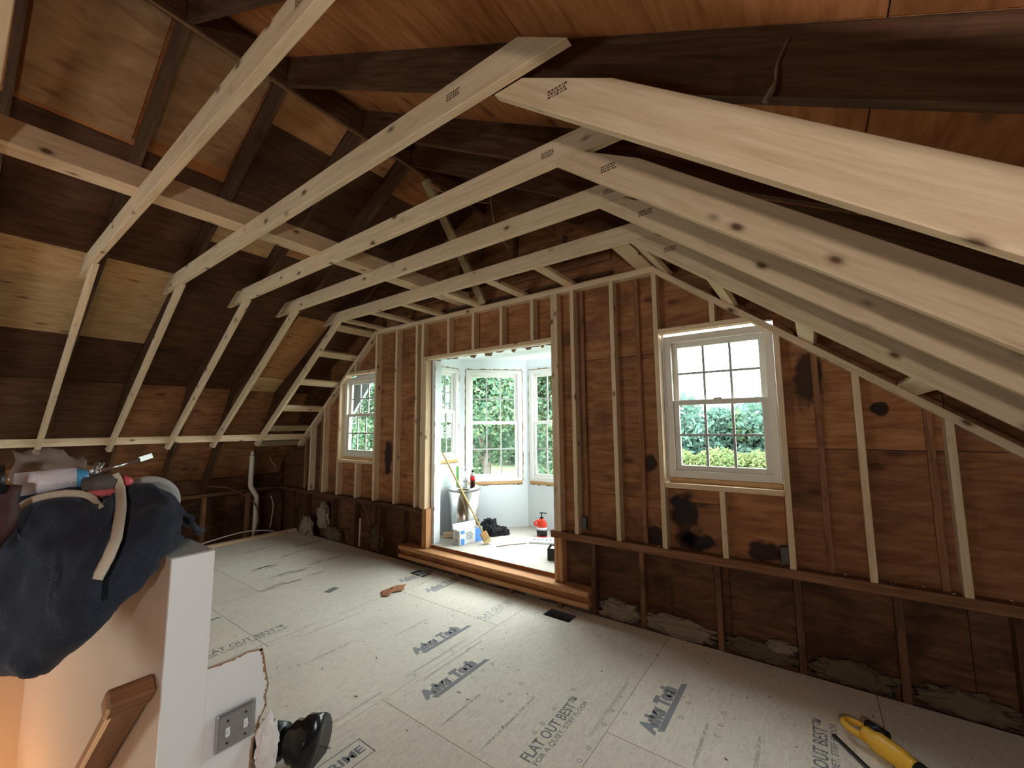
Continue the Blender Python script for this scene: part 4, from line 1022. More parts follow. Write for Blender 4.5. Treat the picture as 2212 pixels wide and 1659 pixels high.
def flap(name, T, B_, lift):
    T = catmull([Vector((*p, 0)) for p in T], 26); B_ = catmull([Vector((*p, 0)) for p in B_], 26); vs = []; fs = []
    for j in range(16):
        v = j/15
        for i in range(26):
            p = T[i].lerp(B_[i], v); ed = min(1.0, 4*min(v, 1-v)+0.25)
            vs.append(onb(p.x, p.y, lift*(0.45+0.55*v)+0.004*mnoise.noise(Vector((i*0.35, j*0.4, 3))), 1.95))
    for j in range(15):
        for i in range(25): fs.append((j*26+i, j*26+i+1, (j+1)*26+i+1, (j+1)*26+i))
    o = bpy.data.objects.new(name, me_from(name, vs, fs, M['blanket'], True)); link(o)
    md = o.modifiers.new('thick', 'SOLIDIFY'); md.thickness = 0.012; md.offset = 0; addp(o, bl); return o
flap('folded_flap', [(28, 1120), (70, 1090), (120, 1078), (175, 1078), (206, 1092), (225, 1085), (248, 1060)], [(40, 1158), (75, 1200), (118, 1238), (122, 1265), (124, 1290), (170, 1300), (214, 1302)], 0.06)
ribbon('cream_binding', [pix(246, 1024, 1.97), onb(258, 1052, 0.05, 1.93), onb(261, 1085, 0.058, 1.9), onb(257, 1130, 0.06, 1.9), onb(246, 1175, 0.06, 1.9), onb(228, 1215, 0.06, 1.9), onb(208, 1252, 0.06, 1.9)], 0.027, bl)
ribbon('cream_binding', [onb(26, 1124, 0.035, 2.0), onb(42, 1100, 0.035, 2.0), onb(75, 1080, 0.035, 2.0), onb(120, 1068, 0.035, 2.0), onb(165, 1067, 0.035, 2.0), onb(196, 1078, 0.035, 2.0), onb(213, 1100, 0.035, 2.0)], 0.026, bl)
# tools lying on the blanket
sd = empty('screwdriver', tuple(pix(240, 1012, 1.95)), 'long flat steel blade screwdriver sticking out of the tool pile', 'screwdriver')
a, b = pix(215, 1018, 1.93), pix(300, 993, 2.06)
addp(tube('shank', [a, b], 0.006, M['steel'], sides=10, sub=1), sd)
c = pix(328, 984, 2.12)
o = bar('blade', b, c, 0.020, 0.006, M['steel'], up=(0, 1, 0.3), bev=0.001); addp(o, sd)
o = tube('grip', [pix(200, 1024, 1.95), a], [0.008, 0.007], M['galv'], sides=10, sub=1); addp(o, sd)
dr = empty('cordless_tool', tuple(pix(225, 1040, 1.9)), 'dusty dark grey power tool with red trim on the blanket', 'tool')
o = tube('body', [pix(185, 1052, 1.98), pix(215, 1046, 1.97), pix(245, 1050, 1.97)], [0.030, 0.036, 0.034, 0.026], plain('dusty_grey_plastic', (0.09, 0.08, 0.075), 0.6), sides=14); addp(o, dr)
o = tube('red_trim', [pix(190, 1070, 1.95), pix(215, 1066, 1.95), pix(245, 1064, 1.96)], 0.016, M['redtool'], sides=10); addp(o, dr)
o = tube('red_handle', [pix(262, 1040, 2.0), pix(275, 1043, 2.02)], [0.022, 0.020], plain('pink_red_plastic', (0.62, 0.10, 0.12), 0.45), sides=12, sub=1); addp(o, dr)
o = tube('jaw', [pix(196, 1024, 1.94), pix(212, 1000, 1.96)], 0.007, M['galv'], sides=8, sub=1); addp(o, dr)
o = tube('jaw', [pix(208, 1020, 1.93), pix(224, 1000, 1.95)], 0.005, M['galv'], sides=8, sub=1); addp(o, dr)
# white tube of sealant with printing
tb = empty('sealant_tube', tuple(pix(110, 1040, 1.95)), 'pale printed tube with a blue tip lying on the blanket', 'tube')
pa, pb = pix(30, 1048, 2.02), pix(165, 1033, 2.02)
o = tube('tube_body', [pa, pb], 0.036, M['tubewhite'], sides=24, sub=1); addp(o, tb)
o = tube('blue_tip', [pb, pix(192, 1028, 2.02)], [0.034, 0.020], M['bluepad'], sides=24, sub=1); addp(o, tb)
dx = (pb-pa).normalized(); up = Vector((0, 0, 1)); vw = (CAMP-(pa+pb)/2); vw = (vw-dx*vw.dot(dx)).normalized(); upv = dx.cross(vw)*-1
if upv.z < 0: upv = -upv
for s, f0, ht, dz in (('ESI', 0.28, 0.014, 0.010), ('Cool Flow Grips', 0.06, 0.013, -0.010), ('sealant adhesive', 0.12, 0.007, -0.024)):
    m, (xa, xb) = text_mesh(s, ht/0.7)
    ang = dz/0.037; base = pa+dx*((pb-pa).length*f0)+upv*(0.0372*math.sin(ang))+vw*(0.0372*math.cos(ang))
    nrm = (upv*math.sin(ang)+vw*math.cos(ang)); uu = nrm.cross(dx)
    Mw = Matrix((dx, uu, nrm)).transposed().to_4x4(); Mw.translation = base+nrm*0.0006
    m.materials.clear(); m.materials.append(plain('tube_print', (0.86, 0.86, 0.90) if s != 'ESI' else (0.9, 0.9, 0.95), 0.4))
    o = bpy.data.objects.new('printed_lettering', m); link(o); o.matrix_basis = Mw; addp(o, tb)
# clear film, grey lid, near blurred tool
vs = []; fs = []
for j in range(9):
    for i in range(15):
        u, v = i/14, j/8
        p = pix(25+155*u+8*math.sin(v*5), 972+66*v+(10*(1-v) if u > 0.75 else 0)+6*math.sin(u*9), 2.22-0.10*v+0.03*mnoise.noise(Vector((u*5, v*4, 1))))
        vs.append(p+Vector((0, 0, 0.012*mnoise.noise(Vector((u*6, v*6, 4))))))
for j in range(8):
    for i in range(14): fs.append((j*15+i, j*15+i+1, (j+1)*15+i+1, (j+1)*15+i))
o = bpy.data.objects.new('plastic_sheet', me_from('plastic_sheet', vs, fs, M['film'], True)); link(o); tag(o, 'crinkled clear plastic packaging standing behind the pale tube', 'packaging')
md = o.modifiers.new('thick', 'SOLIDIFY'); md.thickness = 0.001
ld = empty('grinding_disc', tuple(pix(320, 1075, 2.2)), 'round grey disc standing behind the blanket ridge', 'disc')
cen = pix(318, 1085, 2.12); nv = (CAMP-cen).normalized()
o = lathe('disc', [(0.0, -0.004), (0.098, -0.004), (0.1, 0.0), (0.098, 0.004), (0.0, 0.004)], plain('grey_disc', (0.42, 0.45, 0.44), 0.5), None, (0, 0, 0), 36)
o.matrix_basis = Matrix.Translation(cen) @ (nv*1.0+Vector((0.2, 0.1, 0.3))).to_track_quat('Z', 'Y').to_matrix().to_4x4(); addp(o, ld)
nt_ = empty('hand_tool', tuple(pix(10, 1070, 1.9)), 'dark red and black hand tool at the left edge of the photo', 'tool')
o = tube('red_body', [pix(-45, 1190, 1.85), pix(-8, 1130, 1.85), pix(14, 1050, 1.86)], [0.035, 0.04, 0.03], plain('dark_red_plastic', (0.05, 0.018, 0.016), 0.6), sides=14); addp(o, nt_)
o = tube('black_nose', [pix(-30, 1040, 1.83), pix(12, 1035, 1.83)], [0.045, 0.04], M['black'], sides=14, sub=1); addp(o, nt_)

# ------------------------------------------------------------------ things in the bay
can = empty('trash_can', (-3.72, 4.04, ZB), 'round stainless steel trash can with bottles on its lid', 'trash can')
addp(lathe('can_body', [(0.185, 0), (0.19, 0.01), (0.205, 0.575)], M['steel'], None, (-3.72, 4.04, ZB), 48), can)
addp(lathe('can_lid', [(0.208, 0.575), (0.210, 0.60), (0.203, 0.615), (0.19, 0.620)], M['steel'], None, (-3.72, 4.04, ZB), 48), can)
addp(lathe('base_ring', [(0.192, 0), (0.192, 0.02)], M['black'], None, (-3.72, 4.04, ZB), 48), can)
ZT = ZB+0.6205
# green and white carton
def local_box(name, cx, cy, z, sx, sy, sz, rz, mat, parent, bev=0.002):
    bm = bmesh.new(); abox(bm, -sx/2, sx/2, -sy/2, sy/2, 0, sz); bevel(bm, bev)
    o = bm_obj(name, bm, mat); o.matrix_basis = Matrix.Translation((cx, cy, z)) @ Matrix.Rotation(rz, 4, 'Z')
    return addp(o, parent) if parent else o
gb = empty('drink_carton', (-3.80, 4.05, ZT), 'tall green and white carton standing on the steel can', 'carton')
local_box('carton_body', -3.80, 4.05, ZT, 0.085, 0.085, 0.255, 1.15, M['box_white'], gb)
def face_print(name, base, rz, x, z0, z1, y0, y1, off, mat, parent, axis):
    """thin print on a vertical face; axis 'y': face looking along local -y, axis 'x': local -x"""
    Rm = Matrix.Rotation(rz, 3, 'Z'); q = []
    for a, z in ((y0, z0), (y1, z0), (y1, z1), (y0, z1)):
        l = Vector((a, -off, z)) if axis == 'y' else Vector((-off, a, z))
        q.append(Vector(base)+Rm @ l)
    o = bpy.data.objects.new(name, me_from(name, q, [(0, 1, 2, 3)], mat)); link(o); return addp(o, parent)
face_print('green_panel', (-3.80, 4.05, ZT), 1.15, 0, 0.004, 0.25, -0.042, 0.042, 0.0432, M['green'], gb, 'x')
def vtext(name, s, base, rz, x, z, h, mat, parent, off, vertical=False, length=None):
    m, (a, b) = text_mesh(s, 1.0); k = h/0.7; kx = (length/(b-a)) if length else k
    Rm = Matrix.Rotation(rz, 4, 'Z')
    for v in m.vertices:
        lx, lz = (v.co.x-a)*kx, v.co.y*k
        if vertical: lx, lz = -lz, lx
        v.co = Vector((x+lx, -off, z+lz))
    m.materials.clear(); m.materials.append(mat); o = bpy.data.objects.new(name, m); link(o); o.matrix_basis = Matrix.Translation(base) @ Rm
    return addp(o, parent)
vtext('printed_lettering', 'sparkling', (-3.80, 4.05, ZT), 1.15, 0.012, 0.10, 0.03, M['ink'], gb, 0.0434, True, 0.13)
def bottle(name, x, y, z, prof, mat, label, cat='bottle'):
    e = empty(name, (x, y, z), label, cat); addp(lathe('bottle_body', prof, mat, None, (x, y, z), 20), e); return e
wb = bottle('water_bottle', -3.655, 3.99, ZT, [(0.028, 0), (0.031, 0.01), (0.031, 0.07), (0.029, 0.09), (0.031, 0.11), (0.031, 0.15), (0.022, 0.18), (0.013, 0.195), (0.013, 0.21)], M['bottle'], 'clear water bottle with white label between carton and cola')
addp(lathe('label_band', [(0.0318, 0.06), (0.0318, 0.12)], M['box_white'], None, (-3.655, 3.99, ZT), 20), wb)
addp(lathe('cap', [(0.015, 0.208), (0.015, 0.224)], M['grey_scrap'], None, (-3.655, 3.99, ZT), 16), wb)
cb = bottle('cola_bottle', -3.56, 4.02, ZT, [(0.028, 0), (0.032, 0.012), (0.029, 0.06), (0.032, 0.10), (0.032, 0.135), (0.022, 0.165), (0.013, 0.185), (0.013, 0.20)], M['cola'], 'cola bottle with red label on the right of the can lid')
addp(lathe('label_band', [(0.0326, 0.085), (0.0328, 0.140)], M['redlabel'], None, (-3.56, 4.02, ZT), 20), cb)
addp(lathe('clear_neck', [(0.0325, 0.141), (0.0228, 0.1655), (0.0136, 0.186)], M['bottle'], None, (-3.56, 4.02, ZT), 20), cb)
addp(lathe('cap', [(0.015, 0.198), (0.015, 0.214)], M['black'], None, (-3.56, 4.02, ZT), 16), cb)
# cardboard glove box
GBZ = ZB+0.001; gr = math.radians(-75)
cx = empty('blue_white_box', (-3.44, 3.83, ZB), 'open blue and white cardboard box on the bay floor', 'box')
bcx, bcy, brz = -3.465, 3.83, 1.37
L_, W_, H_ = 0.34, 0.135, 0.165
for nm, q in (('box_side', (-L_/2, L_/2, -W_/2, -W_/2+0.003, 0, H_)), ('box_side', (-L_/2, L_/2, W_/2-0.003, W_/2, 0, H_)), ('box_end', (-L_/2, -L_/2+0.003, -W_/2+0.003, W_/2-0.003, 0, H_)), ('box_end', (L_/2-0.003, L_/2, -W_/2+0.003, W_/2-0.003, 0, H_)), ('box_bottom', (-L_/2, L_/2, -W_/2, W_/2, 0.0, 0.003))):
    bm = bmesh.new(); abox(bm, *q); o = bm_obj(nm, bm, M['box_white']); o.matrix_basis = Matrix.Translation((bcx, bcy, GBZ)) @ Matrix.Rotation(brz, 4, 'Z'); addp(o, cx)
bm = bmesh.new()
abox(bm, -L_/2, L_/2, -0.001, 0.001, 0, 0.06)
o = bm_obj('box_flap', bm, M['box_white']); o.matrix_basis = Matrix.Translation((bcx, bcy, GBZ)) @ Matrix.Rotation(brz, 4, 'Z') @ Matrix.Translation((0, W_/2, H_)) @ Matrix.Rotation(math.radians(-15), 4, 'X'); addp(o, cx)
base = (bcx, bcy, GBZ)
face_print('blue_panel', base, brz, 0, 0.002, H_-0.002, 0.06, L_/2-0.001, W_/2+0.0008, M['blue'], cx, 'y')
face_print('blue_panel', base, brz, 0, 0.002, 0.07, -L_/2+0.015, -L_/2+0.07, W_/2+0.0008, M['blue'], cx, 'y')
face_print('blue_panel', base, brz, 0, 0.125, H_-0.002, -L_/2+0.015, -L_/2+0.07, W_/2+0.0008, M['blue'], cx, 'y')
for k in range(5): face_print('printed_line', base, brz, 0, 0.125-0.018*k, 0.132-0.018*k, -0.08, 0.01+0.012*(k % 3), W_/2+0.0009, M['ink'], cx, 'y')
for k in range(9): face_print('bar_code', base, brz, 0, 0.02, 0.07, -0.03+0.007*k, -0.03+0.007*k+0.003+0.001*(k % 2), L_/2+0.0008, M['ink'], cx, 'x')
for k in range(4): face_print('printed_line', base, brz, 0, 0.10+0.014*k, 0.105+0.014*k, -0.04, 0.02, L_/2+0.0008, M['ink'], cx, 'x')
# brush with long handle
br = empty('push_brush', (-3.23, 3.92, ZB), 'long handled yellow brush leaning against the left jamb', 'brush')
hd = Vector((-3.26, 3.88, ZB+0.115)); tp = Vector((-3.738, 3.655, 1.315))
addp(tube('handle', [hd, tp], 0.011, M['stick'], sides=10, sub=1), br)
hv = (hd-tp).normalized()
o = bar('brush_block', hd-hv*0.02, hd+hv*0.075, 0.085, 0.05, M['trimwood'], up=(0.5, -0.6, 0.6), bev=0.006); addp(o, br)
o = bar('bristles', hd+hv*0.0755, hd+hv*0.118, 0.08, 0.045, M['bristle'], up=(0.5, -0.6, 0.6), bev=0.002); addp(o, br)
# black jacket, wood offcut, jug, trays
bm = bmesh.new(); bmesh.ops.create_icosphere(bm, subdivisions=5, radius=1)
for v in bm.verts:
    n = mnoise.fractal(v.co*1.7+Vector((3, 1, 2)), 0.7, 2.2, 4); f = 1+0.28*n+0.10*mnoise.noise(v.co*6)
    p = v.co*f; p.z = max(p.z, -0.02)
    v.co = Vector((p.x*0.20, p.y*0.16, p.z*(0.19 if v.co.x < 0.1 else 0.10)))
o = bm_obj('black_jacket', bm, M['blackcloth'], smooth=True); o.matrix_basis = Matrix.Translation((-3.47, 4.32, ZB+0.003)) @ Matrix.Rotation(0.5, 4, 'Z'); tag(o, 'crumpled black cloth heaped on the bay floor beside the steel can', 'cloth')
o = bar('wood_offcut', (-3.86, 3.80, ZB+0.036), (-3.60, 4.0+0.0, ZB+0.036), 0.085, 0.07, M['lumber'], bev=0.012)
o.location.x += 0.0; tag(o, 'pale wood offcut on the bay floor behind the box', 'offcut')
jug = empty('soap_jug', (-2.86, 4.55, ZB), 'red hand cleaner jug with black pump on the bay floor', 'jug')
addp(lathe('jug_body', [(0.066, 0), (0.070, 0.008), (0.070, 0.13), (0.068, 0.155), (0.055, 0.19), (0.03, 0.215), (0.022, 0.225)], M['red'], None, (-2.86, 4.55, ZB), 28, True, 1.0, 0.75), jug)
addp(lathe('jug_label', [(0.0712, 0.015), (0.0712, 0.085)], M['black'], None, (-2.86, 4.55, ZB), 28, True, 1.0, 0.75), jug)
addp(lathe('jug_label_band', [(0.0714, 0.086), (0.0714, 0.118)], M['box_white'], None, (-2.86, 4.55, ZB), 28, True, 1.0, 0.75), jug)
addp(tube('jug_handle', [(-2.895, 4.50, ZB+0.15), (-2.925, 4.495, ZB+0.14), (-2.93, 4.495, ZB+0.17), (-2.895, 4.51, ZB+0.205)], 0.012, M['red'], sides=10), jug)
addp(lathe('pump_collar', [(0.024, 0.222), (0.024, 0.240), (0.008, 0.243), (0.008, 0.285)], M['black'], None, (-2.86, 4.55, ZB), 16), jug)
addp(tube('pump_spout', [(-2.885, 4.54, ZB+0.285), (-2.86, 4.55, ZB+0.289), (-2.80, 4.57, ZB+0.286)], 0.007, M['black'], sides=8), jug)
tr = empty('printed_tray', (-2.70, 4.36, ZB), 'flat white printed package lying in front of the red jug', 'package')
local_box('tray', -2.70, 4.36, ZB+0.001, 0.36, 0.20, 0.022, 0.45, M['box_white'], tr)
for k in range(6):
    o = local_box('printed_mark', -2.70+(-0.13+0.05*k)*0.9, 4.36+(-0.13+0.05*k)*0.43, ZB+0.0231, 0.022, 0.10-0.012*(k % 3), 0.0006, 0.45, M['ink'], tr, 0)
bk = empty('black_bin', (-2.22, 3.90, ZB), 'small black open bin at the right edge of the bay opening', 'bin')
for q in ((-0.12, 0.12, -0.08, -0.076, 0, 0.12), (-0.12, 0.12, 0.076, 0.08, 0, 0.12), (-0.12, -0.116, -0.076, 0.076, 0, 0.12), (0.116, 0.12, -0.076, 0.076, 0, 0.12), (-0.116, 0.116, -0.076, 0.076, 0, 0.005)):
    bm = bmesh.new(); abox(bm, *q); o = bm_obj('bin_side', bm, M['black']); o.matrix_basis = Matrix.Translation((-2.23, 3.90, ZB+0.001)) @ Matrix.Rotation(0.35, 4, 'Z'); addp(o, bk)
local_box('packet', -2.23, 3.90, ZB+0.09, 0.2, 0.13, 0.02, 0.35, plain('pale_packet', (0.6, 0.66, 0.75), 0.4), bk)
o = local_box('wall_register', -2.70, 4.893, ZB+0.19, 0.16, 0.01, 0.10, 0.0, plain('grey_register', (0.16, 0.16, 0.17), 0.6), None); tag(o, 'grey register plate on the bay end wall behind the jug', 'register')
o = tube('bent_wire', [(-3.05, 3.86, ZB+0.004), (-2.95, 4.02, ZB+0.006), (-2.82, 4.14, ZB+0.012)], 0.004, M['darkcable'], sides=6); tag(o, 'thin bent brown strip lying on the bay floor', 'strip')

# ------------------------------------------------------------------ things on and round the main floor
bm = bmesh.new(); P = [(0.0, 0.0), (0.10, -0.05), (0.16, -0.01), (0.12, 0.06), (0.17, 0.16), (0.10, 0.22), (0.05, 0.28), (0.01, 0.20), (-0.03, 0.12)]
top = [bm.verts.new((x*0.9, y, 0.012+0.018*mnoise.noise(Vector((x*18, y*18, 2))) + 0.02*abs(x))) for x, y in P]; c = bm.verts.new((0.07, 0.1, 0.035))
for i in range(len(P)): bm.faces.new((top[i], top[(i+1) % len(P)], c))
bmesh.ops.subdivide_edges(bm, edges=bm.edges, cuts=2)
for v in bm.verts: v.co.z = max(0.002, v.co.z+0.008*mnoise.noise(v.co*40))
o = bm_obj('scrap_paper', bm, M['leaf_paper']); o.location = (-3.56, 2.66, 0.0); tag(o, 'crumpled brown paper scrap lying on the subfloor', 'paper')
md = o.modifiers.new('t', 'SOLIDIFY'); md.thickness = 0.001
o = local_box('grey_chip', -4.03, 2.42, 0.0005, 0.07, 0.12, 0.006, 0.3, M['grey_scrap'], None, 0.001); tag(o, 'small grey plastic chip on the far subfloor', 'chip')
# yellow saw
sw = empty('reciprocating_saw', (0.13, 2.86, 0), 'yellow and black power saw with loop handle on the dim floor', 'saw')
A = Vector((0.045, 2.955, 0.05)); B = Vector((0.30, 2.70, 0.06)); ax = (B-A).normalized(); sd_ = Vector((ax.y, -ax.x, 0))
o = tube('handle_loop', [A+ax*0.11+sd_*0.035, A+ax*0.05+sd_*0.04, A+sd_*0.02, A-sd_*0.02, A+ax*0.05-sd_*0.04, A+ax*0.11-sd_*0.035], 0.017, M['yellow'], sides=12); addp(o, sw)
o = tube('body', [A+ax*0.10, A+ax*0.16, A+ax*0.26, A+ax*0.34], [0.038, 0.048, 0.046, 0.036], M['yellow'], sides=14); addp(o, sw)
o = tube('grip_pad', [A+ax*0.07-sd_*0.05+Vector((0, 0, .02)), A+ax*0.17-sd_*0.045+Vector((0, 0, .03))], 0.024, M['black'], sides=10, sub=1); addp(o, sw)
o = tube('nose', [A+ax*0.34, A+ax*0.46], [0.04, 0.028], M['black'], sides=12, sub=1); addp(o, sw)
o = tube('blade', [A+ax*0.46, A+ax*0.6], 0.006, M['galv'], sides=6, sub=1); addp(o, sw)
o = bar('dark_floor_bar', (-0.02, 2.865, 0.008), (0.17, 2.60, 0.008), 0.02, 0.012, M['black'], bev=0.003); tag(o, 'thin dark bar lying on the floor beside the yellow saw', 'bar')  # thin black bar following a dark line on the floor
# black hose nozzle at the bottom edge
nz = empty('vacuum_nozzle', (-2.15, 1.15, 0), 'glossy black vacuum nozzle and hose at the bottom edge of the photo', 'nozzle')
o = tube('hose', [(-2.75, 0.80, 0.07), (-2.5, 0.95, 0.075), (-2.30, 1.06, 0.085)], 0.065, M['black'], sides=18); addp(o, nz)
o = tube('collar', [(-2.32, 1.05, 0.085), (-2.22, 1.10, 0.09)], 0.078, M['black'], sides=20, sub=1); addp(o, nz)
o = tube('nozzle_head', [(-2.24, 1.09, 0.09), (-2.14, 1.15, 0.095), (-2.06, 1.19, 0.095)], [0.06, 0.09, 0.115, 0.12], plain('gloss_black', (0.015, 0.012, 0.015), 0.15), sides=24); addp(o, nz)
# cream vent pipe and cables at the left eave
o = tube('vent_pipe', [(-7.18, 2.976, -0.13), (-7.18, 2.976, 0.50), (-7.18, 2.965, 0.58), (-7.19, 2.90, 0.70), (-7.19, 2.885, 0.78), (-7.19, 2.885, 1.20)], 0.036, M['pvc'], sides=14); tag(o, 'cream plastic pipe with an offset bend by the left eave', 'pipe')
o = tube('pipe_cap', [(-7.19, 2.885, 1.20), (-7.19, 2.885, 1.27)], 0.024, M['cable'], sides=10, sub=1); tag(o, 'short pale stub fitted on top of the cream pipe', 'pipe')
o = tube('white_cable', [(-6.95, 2.02, 0.01), (-6.98, 2.4, 0.06), (-7.0, 2.75, 0.085), (-6.98, 3.05, 0.05), (-6.95, 3.2, 0.0)], 0.010, M['cable'], sides=8); tag(o, 'pale cable arching along the left floor edge', 'cable')
o = tube('brown_cable', [(-7.3, 2.35, 0.78), (-7.22, 2.62, 0.72), (-7.13, 2.90, 0.50), (-7.12, 3.0, 0.25), (-7.13, 2.96, 0.02), (-7.1, 2.9, -0.1)], 0.010, M['darkcable'], sides=8); tag(o, 'dark brown cable looping in front of the cream pipe', 'cable')
o = tube('bare_cable', [(-7.25, 3.22, 0.53), (-7.2, 3.24, 0.40), (-7.2, 3.23, 0.2), (-7.18, 3.20, 0.03)], 0.007, M['cable'], sides=6); tag(o, 'tan cable hanging from the eave plate near the corner', 'cable')
o = tube('copper_wire', [(-5.05, YF-0.01, 0.62), (-4.93, YF-0.02, 0.50), (-4.84, YF-0.02, 0.33)], 0.005, M['copper'], sides=6); tag(o, 'thin orange wire dropping from the ledge near the door', 'wire')
o = tube('white_pipe_stub', [(-5.07, YF-0.012, 0.03), (-5.06, YF-0.012, 0.40)], 0.014, M['cable'], sides=8, sub=1); tag(o, 'thin white tube standing against the dark studs', 'tube')
o = tube('twine_tuft', [(-7.12, 3.12, 1.17), (-7.1, 3.13, 1.10), (-7.1, 3.18, 1.05), (-7.1, 3.2, 0.98)], 0.004, M['cable'], sides=5); tag(o, 'tangle of pale twine hanging under the knee plate', 'twine')
# insulation tufts and batts
for k, (x, y, z, sx, sy, sz, m, lab) in enumerate([
    (-6.40, 3.385, 0.10, 0.17, 0.05, 0.16, 'insul', 'pale insulation tuft in the left corner on the floor'),
    (-6.00, 3.42, 0.30, 0.14, 0.05, 0.20, 'insul', 'tall pale insulation wad between dark studs left of the door'),
    (-5.78, 3.45, 0.08, 0.20, 0.05, 0.10, 'insul_dark', 'grimy insulation heap below the tall pale wad'),
    (-4.78, 3.465, 0.14, 0.13, 0.045, 0.17, 'insul_dark', 'arched insulation batt nearest the left side of the door'),
    (-3.85, 3.46, 0.03, 0.22, 0.05, 0.035, 'insul_dark', 'insulation strip under the left end of the threshold'),
    (-3.45, 3.46, 0.03, 0.20, 0.05, 0.03, 'insul_dark', 'insulation strip under the threshold, second from left'),
    (-2.85, 3.46, 0.03, 0.26, 0.05, 0.032, 'insul', 'pale insulation strip under the middle of the threshold'),
    (-2.28, 3.46, 0.03, 0.22, 0.05, 0.032, 'insul', 'pale insulation strip under the right half of the threshold'),
    (-1.80, 3.46, 0.03, 0.17, 0.05, 0.032, 'insul_dark', 'insulation strip under the right end of the threshold'),
    (-1.42, 3.475, 0.06, 0.17, 0.04, 0.085, 'insul', 'insulation batt right of the door between the first dark studs'),
    (-0.95, 3.475, 0.05, 0.25, 0.04, 0.080, 'insul', 'slumped insulation batt below the left side of the right window'),
    (-0.40, 3.475, 0.045, 0.21, 0.04, 0.065, 'insul_dark', 'slumped insulation batt below the right side of the right window'),
    (-0.27, 3.45, 0.12, 0.08, 0.04, 0.04, 'insul', 'small torn insulation clump on the batt below the window'),
    (0.10, 3.475, 0.05, 0.20, 0.04, 0.075, 'insul_dark', 'insulation batt in the dim bay right of the window'),
    (0.60, 3.475, 0.05, 0.20, 0.04, 0.075, 'insul_dark', 'insulation batt in the dark far right corner')]):
    blob('insulation_tuft', (x, y, z+0.005), (sx, sy, sz), M[m], seed=k+1, amp=0.5, freq=3.4, sub=4, flat=-0.75)
    o = bpy.data.objects[-1] if False else [q for q in COL.objects if q.name.startswith('insulation_tuft')][-1]
    tag(o, lab, 'insulation', 'insulation along the gable wall')
blob('foam_residue', (-5.40, 1.62, 3.0-0.02), (0.05, 0.05, 0.03), M['gyp'], seed=30, amp=0.5)
fr = bpy.data.objects['foam_residue']; fr.location = Vector((0, 0, 0)); 
for v in fr.data.vertices: v.co += Vector((-0.75, 0.56, -0.19))
tag(fr, 'pale foam lump stuck on the dark left roof boards', 'foam')

# ------------------------------------------------------------------ outdoors
bm = bmesh.new(); abox(bm, -160, 120, 4.2, 190, -3.3, -3.2)
tag(bm_obj('ground', bm, M['lawn']), 'bright lawn and meadow outside the windows', kind='structure')
o = bar('trim_2', (-7.35, 3.95, 0.95), (-5.62, 3.95, 2.62), 0.04, 0.40, M['siding'], up=(0, 0, 1)); tag(o, 'grey blue rake board of the roof overhang outside the left window', kind='structure')
def foliage(name, blobs, n, size, mat, parent, seed):
    r = np.random.default_rng(seed); V = []; 
    w_ = np.array([b[3]*b[3] for b in blobs]); w_ = w_/w_.sum()
    cnt = (w_*n).astype(int)
    cs = []
    for b, k in zip(blobs, cnt):
        d = r.normal(size=(k, 3)); d /= np.linalg.norm(d, axis=1)[:, None]
        rad = b[3]*(0.55+0.5*r.random(k))[:, None]
        cs.append(np.array(b[:3])+d*rad*np.array([1, 1, b[4] if len(b) > 4 else 0.85]))
    c = np.concatenate(cs); k = len(c)
    a = r.normal(size=(k, 3)); a /= np.linalg.norm(a, axis=1)[:, None]; b_ = r.normal(size=(k, 3)); b_ -= a*(a*b_).sum(1)[:, None]; b_ /= np.linalg.norm(b_, axis=1)[:, None]
    s = (size*(0.6+0.8*r.random(k)))[:, None]
    q = np.stack([c-a*s, c-b_*s*0.55, c+a*s, c+b_*s*0.55], 1).reshape(-1, 3)
    m = bpy.data.meshes.new(name); m.vertices.add(4*k); m.vertices.foreach_set('co', q.ravel()); m.loops.add(4*k); m.loops.foreach_set('vertex_index', np.arange(4*k))
    m.polygons.add(k); m.polygons.foreach_set('loop_start', np.arange(0, 4*k, 4)); m.polygons.foreach_set('loop_total', np.full(k, 4)); m.update(); m.validate()
    m.materials.append(mat); o = bpy.data.objects.new(name, m); link(o, parent)
    if parent: o.matrix_parent_inverse = parent.matrix_basis.inverted()
    return tag(o, kind='stuff')
def tree(name, x, y, crown, n, size, mat, label, seed, trunk=0.15, group=None, top=None):
    e = empty(name, (x, y, -3.2), label, 'tree', group)
    foliage('foliage', crown, n, size, mat, e, seed)
    zt = top if top is not None else max(c[2] for c in crown)
    t = tube('trunk', [(x, y, -3.25), (x+0.1, y, -1.2), (x-0.05, y+0.1, zt)], [trunk, trunk*0.8, trunk*0.5], M['bark'], sides=10); addp(t, e)
    r = random.Random(seed)
    for k in range(5):
        c = crown[k % len(crown)]
        b = tube('branch', [(x, y, -1.0+0.5*k), ((x+c[0])/2, (y+c[1])/2, (c[2]-1)/2+0.6), (c[0], c[1], c[2])], [trunk*0.4, trunk*0.25, trunk*0.12], M['bark'], sides=6); addp(b, e)
    return e
rt = random.Random(11)
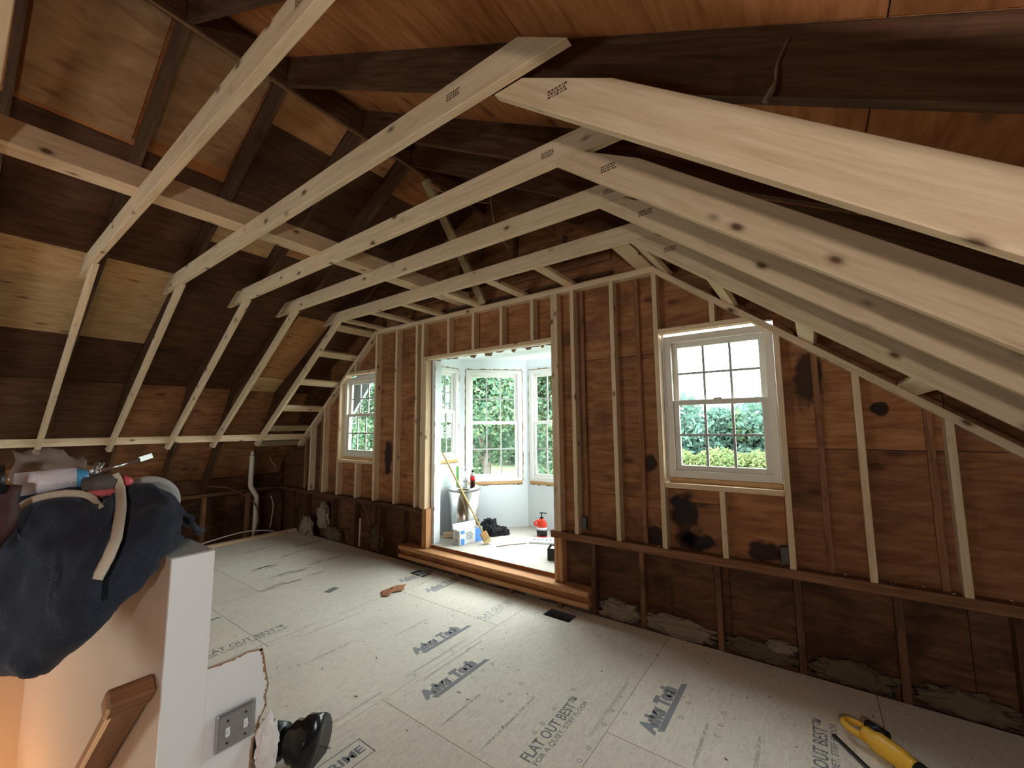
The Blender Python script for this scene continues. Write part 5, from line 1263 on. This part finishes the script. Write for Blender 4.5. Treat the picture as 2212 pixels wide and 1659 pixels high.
def crown(x, y, z, R, k, seed, flat=0.8):
    r = random.Random(seed)
    return [(x+r.uniform(-R, R)*0.7, y+r.uniform(-R, R)*0.7, z+r.uniform(-R, R)*flat, R*r.uniform(0.35, 0.6)) for _ in range(k)]
tree('maple_tree', -11.0, 13.2, crown(-11.0, 13.2, 3.4, 4.0, 24, 1, 1.0), 60000, 0.085, M['leaf_green'], 'leafy green maple close outside the middle bay window', 1, 0.22)
tree('young_tree', -8.6, 15.2, crown(-8.9, 15.2, 3.4, 3.2, 16, 2, 1.0), 32000, 0.085, M['leaf_yellow'], 'yellowing tree seen through the bay end window', 2, 0.16)
tree('side_tree', -15.5, 11.0, crown(-15.5, 11.0, 2.6, 2.6, 11, 3), 20000, 0.085, M['leaf_green'], 'tree outside the small left corner window', 3, 0.16)
hed = [(-52, 38, 3.8), (-46, 41, 4.2), (-40, 43, 3.6), (-34, 44, 4.0), (-28, 45, 4.4), (-22, 45, 3.8), (-17, 44, 3.4), (-12.5, 42, 4.6), (-8.5, 43, 3.2), (-5.0, 44, 3.4), (-1.5, 43, 4.5), (2.5, 44, 4.0), (7, 44, 4.2)]
for k, (x, y, R) in enumerate(hed):
    tree('hedge_tree', x, y, crown(x, y, -0.2, R, 11, 60+k, 0.75), 12000, 0.24, M['leaf_teal'] if k % 3 else M['leaf_green'],
         'tree in the distant tree line, '+['far left', 'second from left', 'third from left', 'fourth from left', 'fifth from left', 'sixth from left', 'left of the right window', 'tall one at the left of the right window', 'low one in the right window', 'bushy one in the right window', 'tall one at the right of the right window', 'past the right window edge', 'far right'][k], 60+k, 0.3, 'distant tree line')
for k, (x, y, R) in enumerate([(-11, 34, 1.6), (-8.2, 33, 1.5), (-5.6, 33, 1.8), (-3.0, 33, 1.6), (-0.5, 32, 1.9)]):
    e = empty('meadow_bush', (x, y, -3.2), 'yellow green bush at the foot of the tree line, '+['first from left', 'second from left', 'middle', 'second from right', 'rightmost'][k], 'bush', 'bushes in the meadow')
    foliage('foliage', [(x+0.7*i-1.4, y+0.3*(i % 2), -2.0+0.35*(i % 3), R*0.8, 0.9) for i in range(5)], 7000, 0.13, M['leaf_yellow'], e, 90+k)
